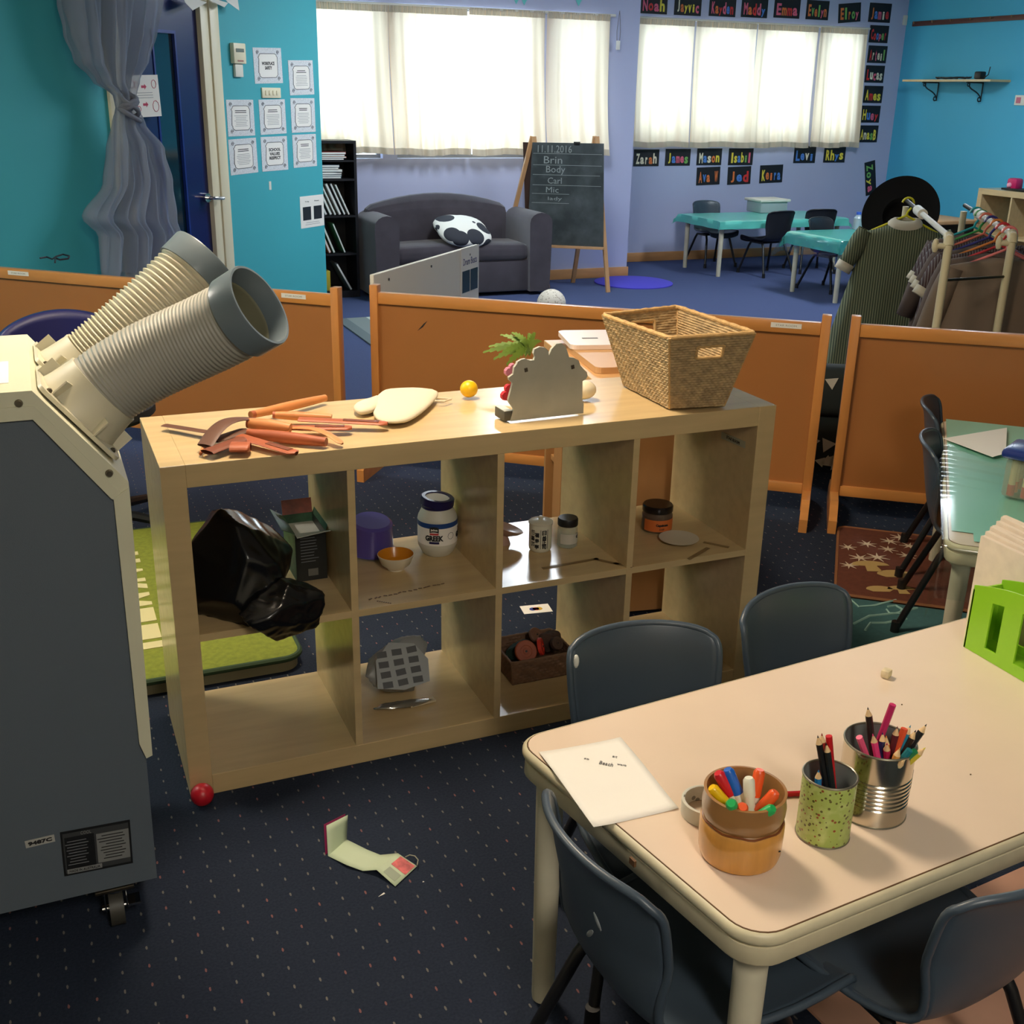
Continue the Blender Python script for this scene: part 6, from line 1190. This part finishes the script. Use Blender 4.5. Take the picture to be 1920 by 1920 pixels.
brj = M('jacket_taupe', (120, 104, 90), .85, nz=(3, .06)); brj2 = M('jacket_brown', (96, 82, 76), .85, nz=(3, .06)); st2 = stripes('dress_maroon_stripe', (70, 50, 52), (120, 116, 116), 90, 0, .3, .85)
for i, (n, c) in enumerate(hcol):
    p = R2+d_*(.98-.148*i)+V((0, 0, 1.0)); hanger(p, M('hanger_'+n, c, .3), n+' plastic hanger on the right rail of the clothes rack', 'coloured hangers on the right rail')
    mtg, nm, lb, sl_, L_, tr, cf = ((brj2, 'dark_jacket', 'dark brown jacket on the turquoise hanger', .38, .55, None, None), (st2, 'school_dress', 'dark dress on the green hanger at the back of the rack', .17, .62, None, cufm), (st2, 'school_dress', 'dark striped dress on the salmon hanger', .17, .66, chk, cufm), (brj2, 'school_dress', 'brown dress with check trim on the navy hanger', .17, .62, chk, cufm),
        (st2, 'school_dress', 'thin-striped dress with white cuffs on the orange hanger', .17, .60, chk, cufm), (brj2, 'taupe_jacket', 'brown jacket on the red hanger', .36, .52, None, None), (brj, 'taupe_jacket', 'taupe jacket on the pink hanger, foremost on the rack', .40, .58, None, None))[i]
    garment(nm, lb, p, mtg, L_, tr, sl_, 'clothes on the right rail', w0=.195+.005*i, flare=.05, cuff=cf, sa=.5 if sl_ < .3 else .28, dp=.028, cat='dress' if 'dress' in nm else 'jacket')
p = R2-d_*.02+xr*.30+V((0, 0, 1.0)); 
# patterned cushion seen through the fence gap
cc = at(1566, 915, 0); t = thing('patterned_cushion', 'black floor cushion with white triangles seen between the two right fences', 'cushion', (cc.x+.16, cc.y+.22, 0), -.55)
pc = M('cushion_black_green', (36, 44, 44), .8); MB().box((0, 0, .12), (.5, .14, .22), bev=.05, seg=4).build('lower_cushion', pc, t, smooth=80); MB().box((.01, .03, .34), (.5, .14, .22), bev=.05, seg=4).build('upper_cushion', pc, t, smooth=80)
tw = M('triangle_white', (212, 208, 194), .8); r = random.Random(12)
for i in range(26):
    x, z = r.uniform(-.2, .2), (.05+.085*(i % 5))+r.uniform(-.01, .01); a = r.uniform(0, 6); k = r.uniform(.026, .038)
    yy = -.0715 if z < .2 else (-.0415 if z > .26 else None)
    if yy is None: continue
    MB().prism([(x+k*math.cos(a+j*2.09), z+k*math.sin(a+j*2.09)) for j in range(3)], -yy, -yy+.0015, MX.Rotation(PI/2, 4, 'X')).build('white_triangle', tw, t, smooth=0)
# small wooden table with bits near the turquoise wall
t = thing('side_table', 'small wooden side table by the turquoise wall behind the clothes rack', 'table', (7.2, 5.9, 0))
c0 = at(1782, 412, .52)+V((-.25, .1, 0)); MB().box((c0.x, c0.y, .51), (.9, .5, .03), bev=.003).build('table_top', wd, t, world=True); MB().box((c0.x, c0.y, .40), (.84, .44, .18)).build('apron', black, t, world=True, smooth=0)
for sx in (-1, 1):
    for sy in (-1, 1): MB().cyl((c0.x+sx*.4, c0.y+sy*.2, 0), (c0.x+sx*.4, c0.y+sy*.2, .32), .02).build('leg', wd, t, world=True)
tag(crumple(c0+V((-.05, 0, .045)), (.13, .09, .045), 14, 8, .06, 30).build('basket_of_fruit', M('fruit_orange', (200, 130, 70), .7, nz=(50, .5)), None, world=True), 'orange-brown heap on the small wooden side table', 'heap')
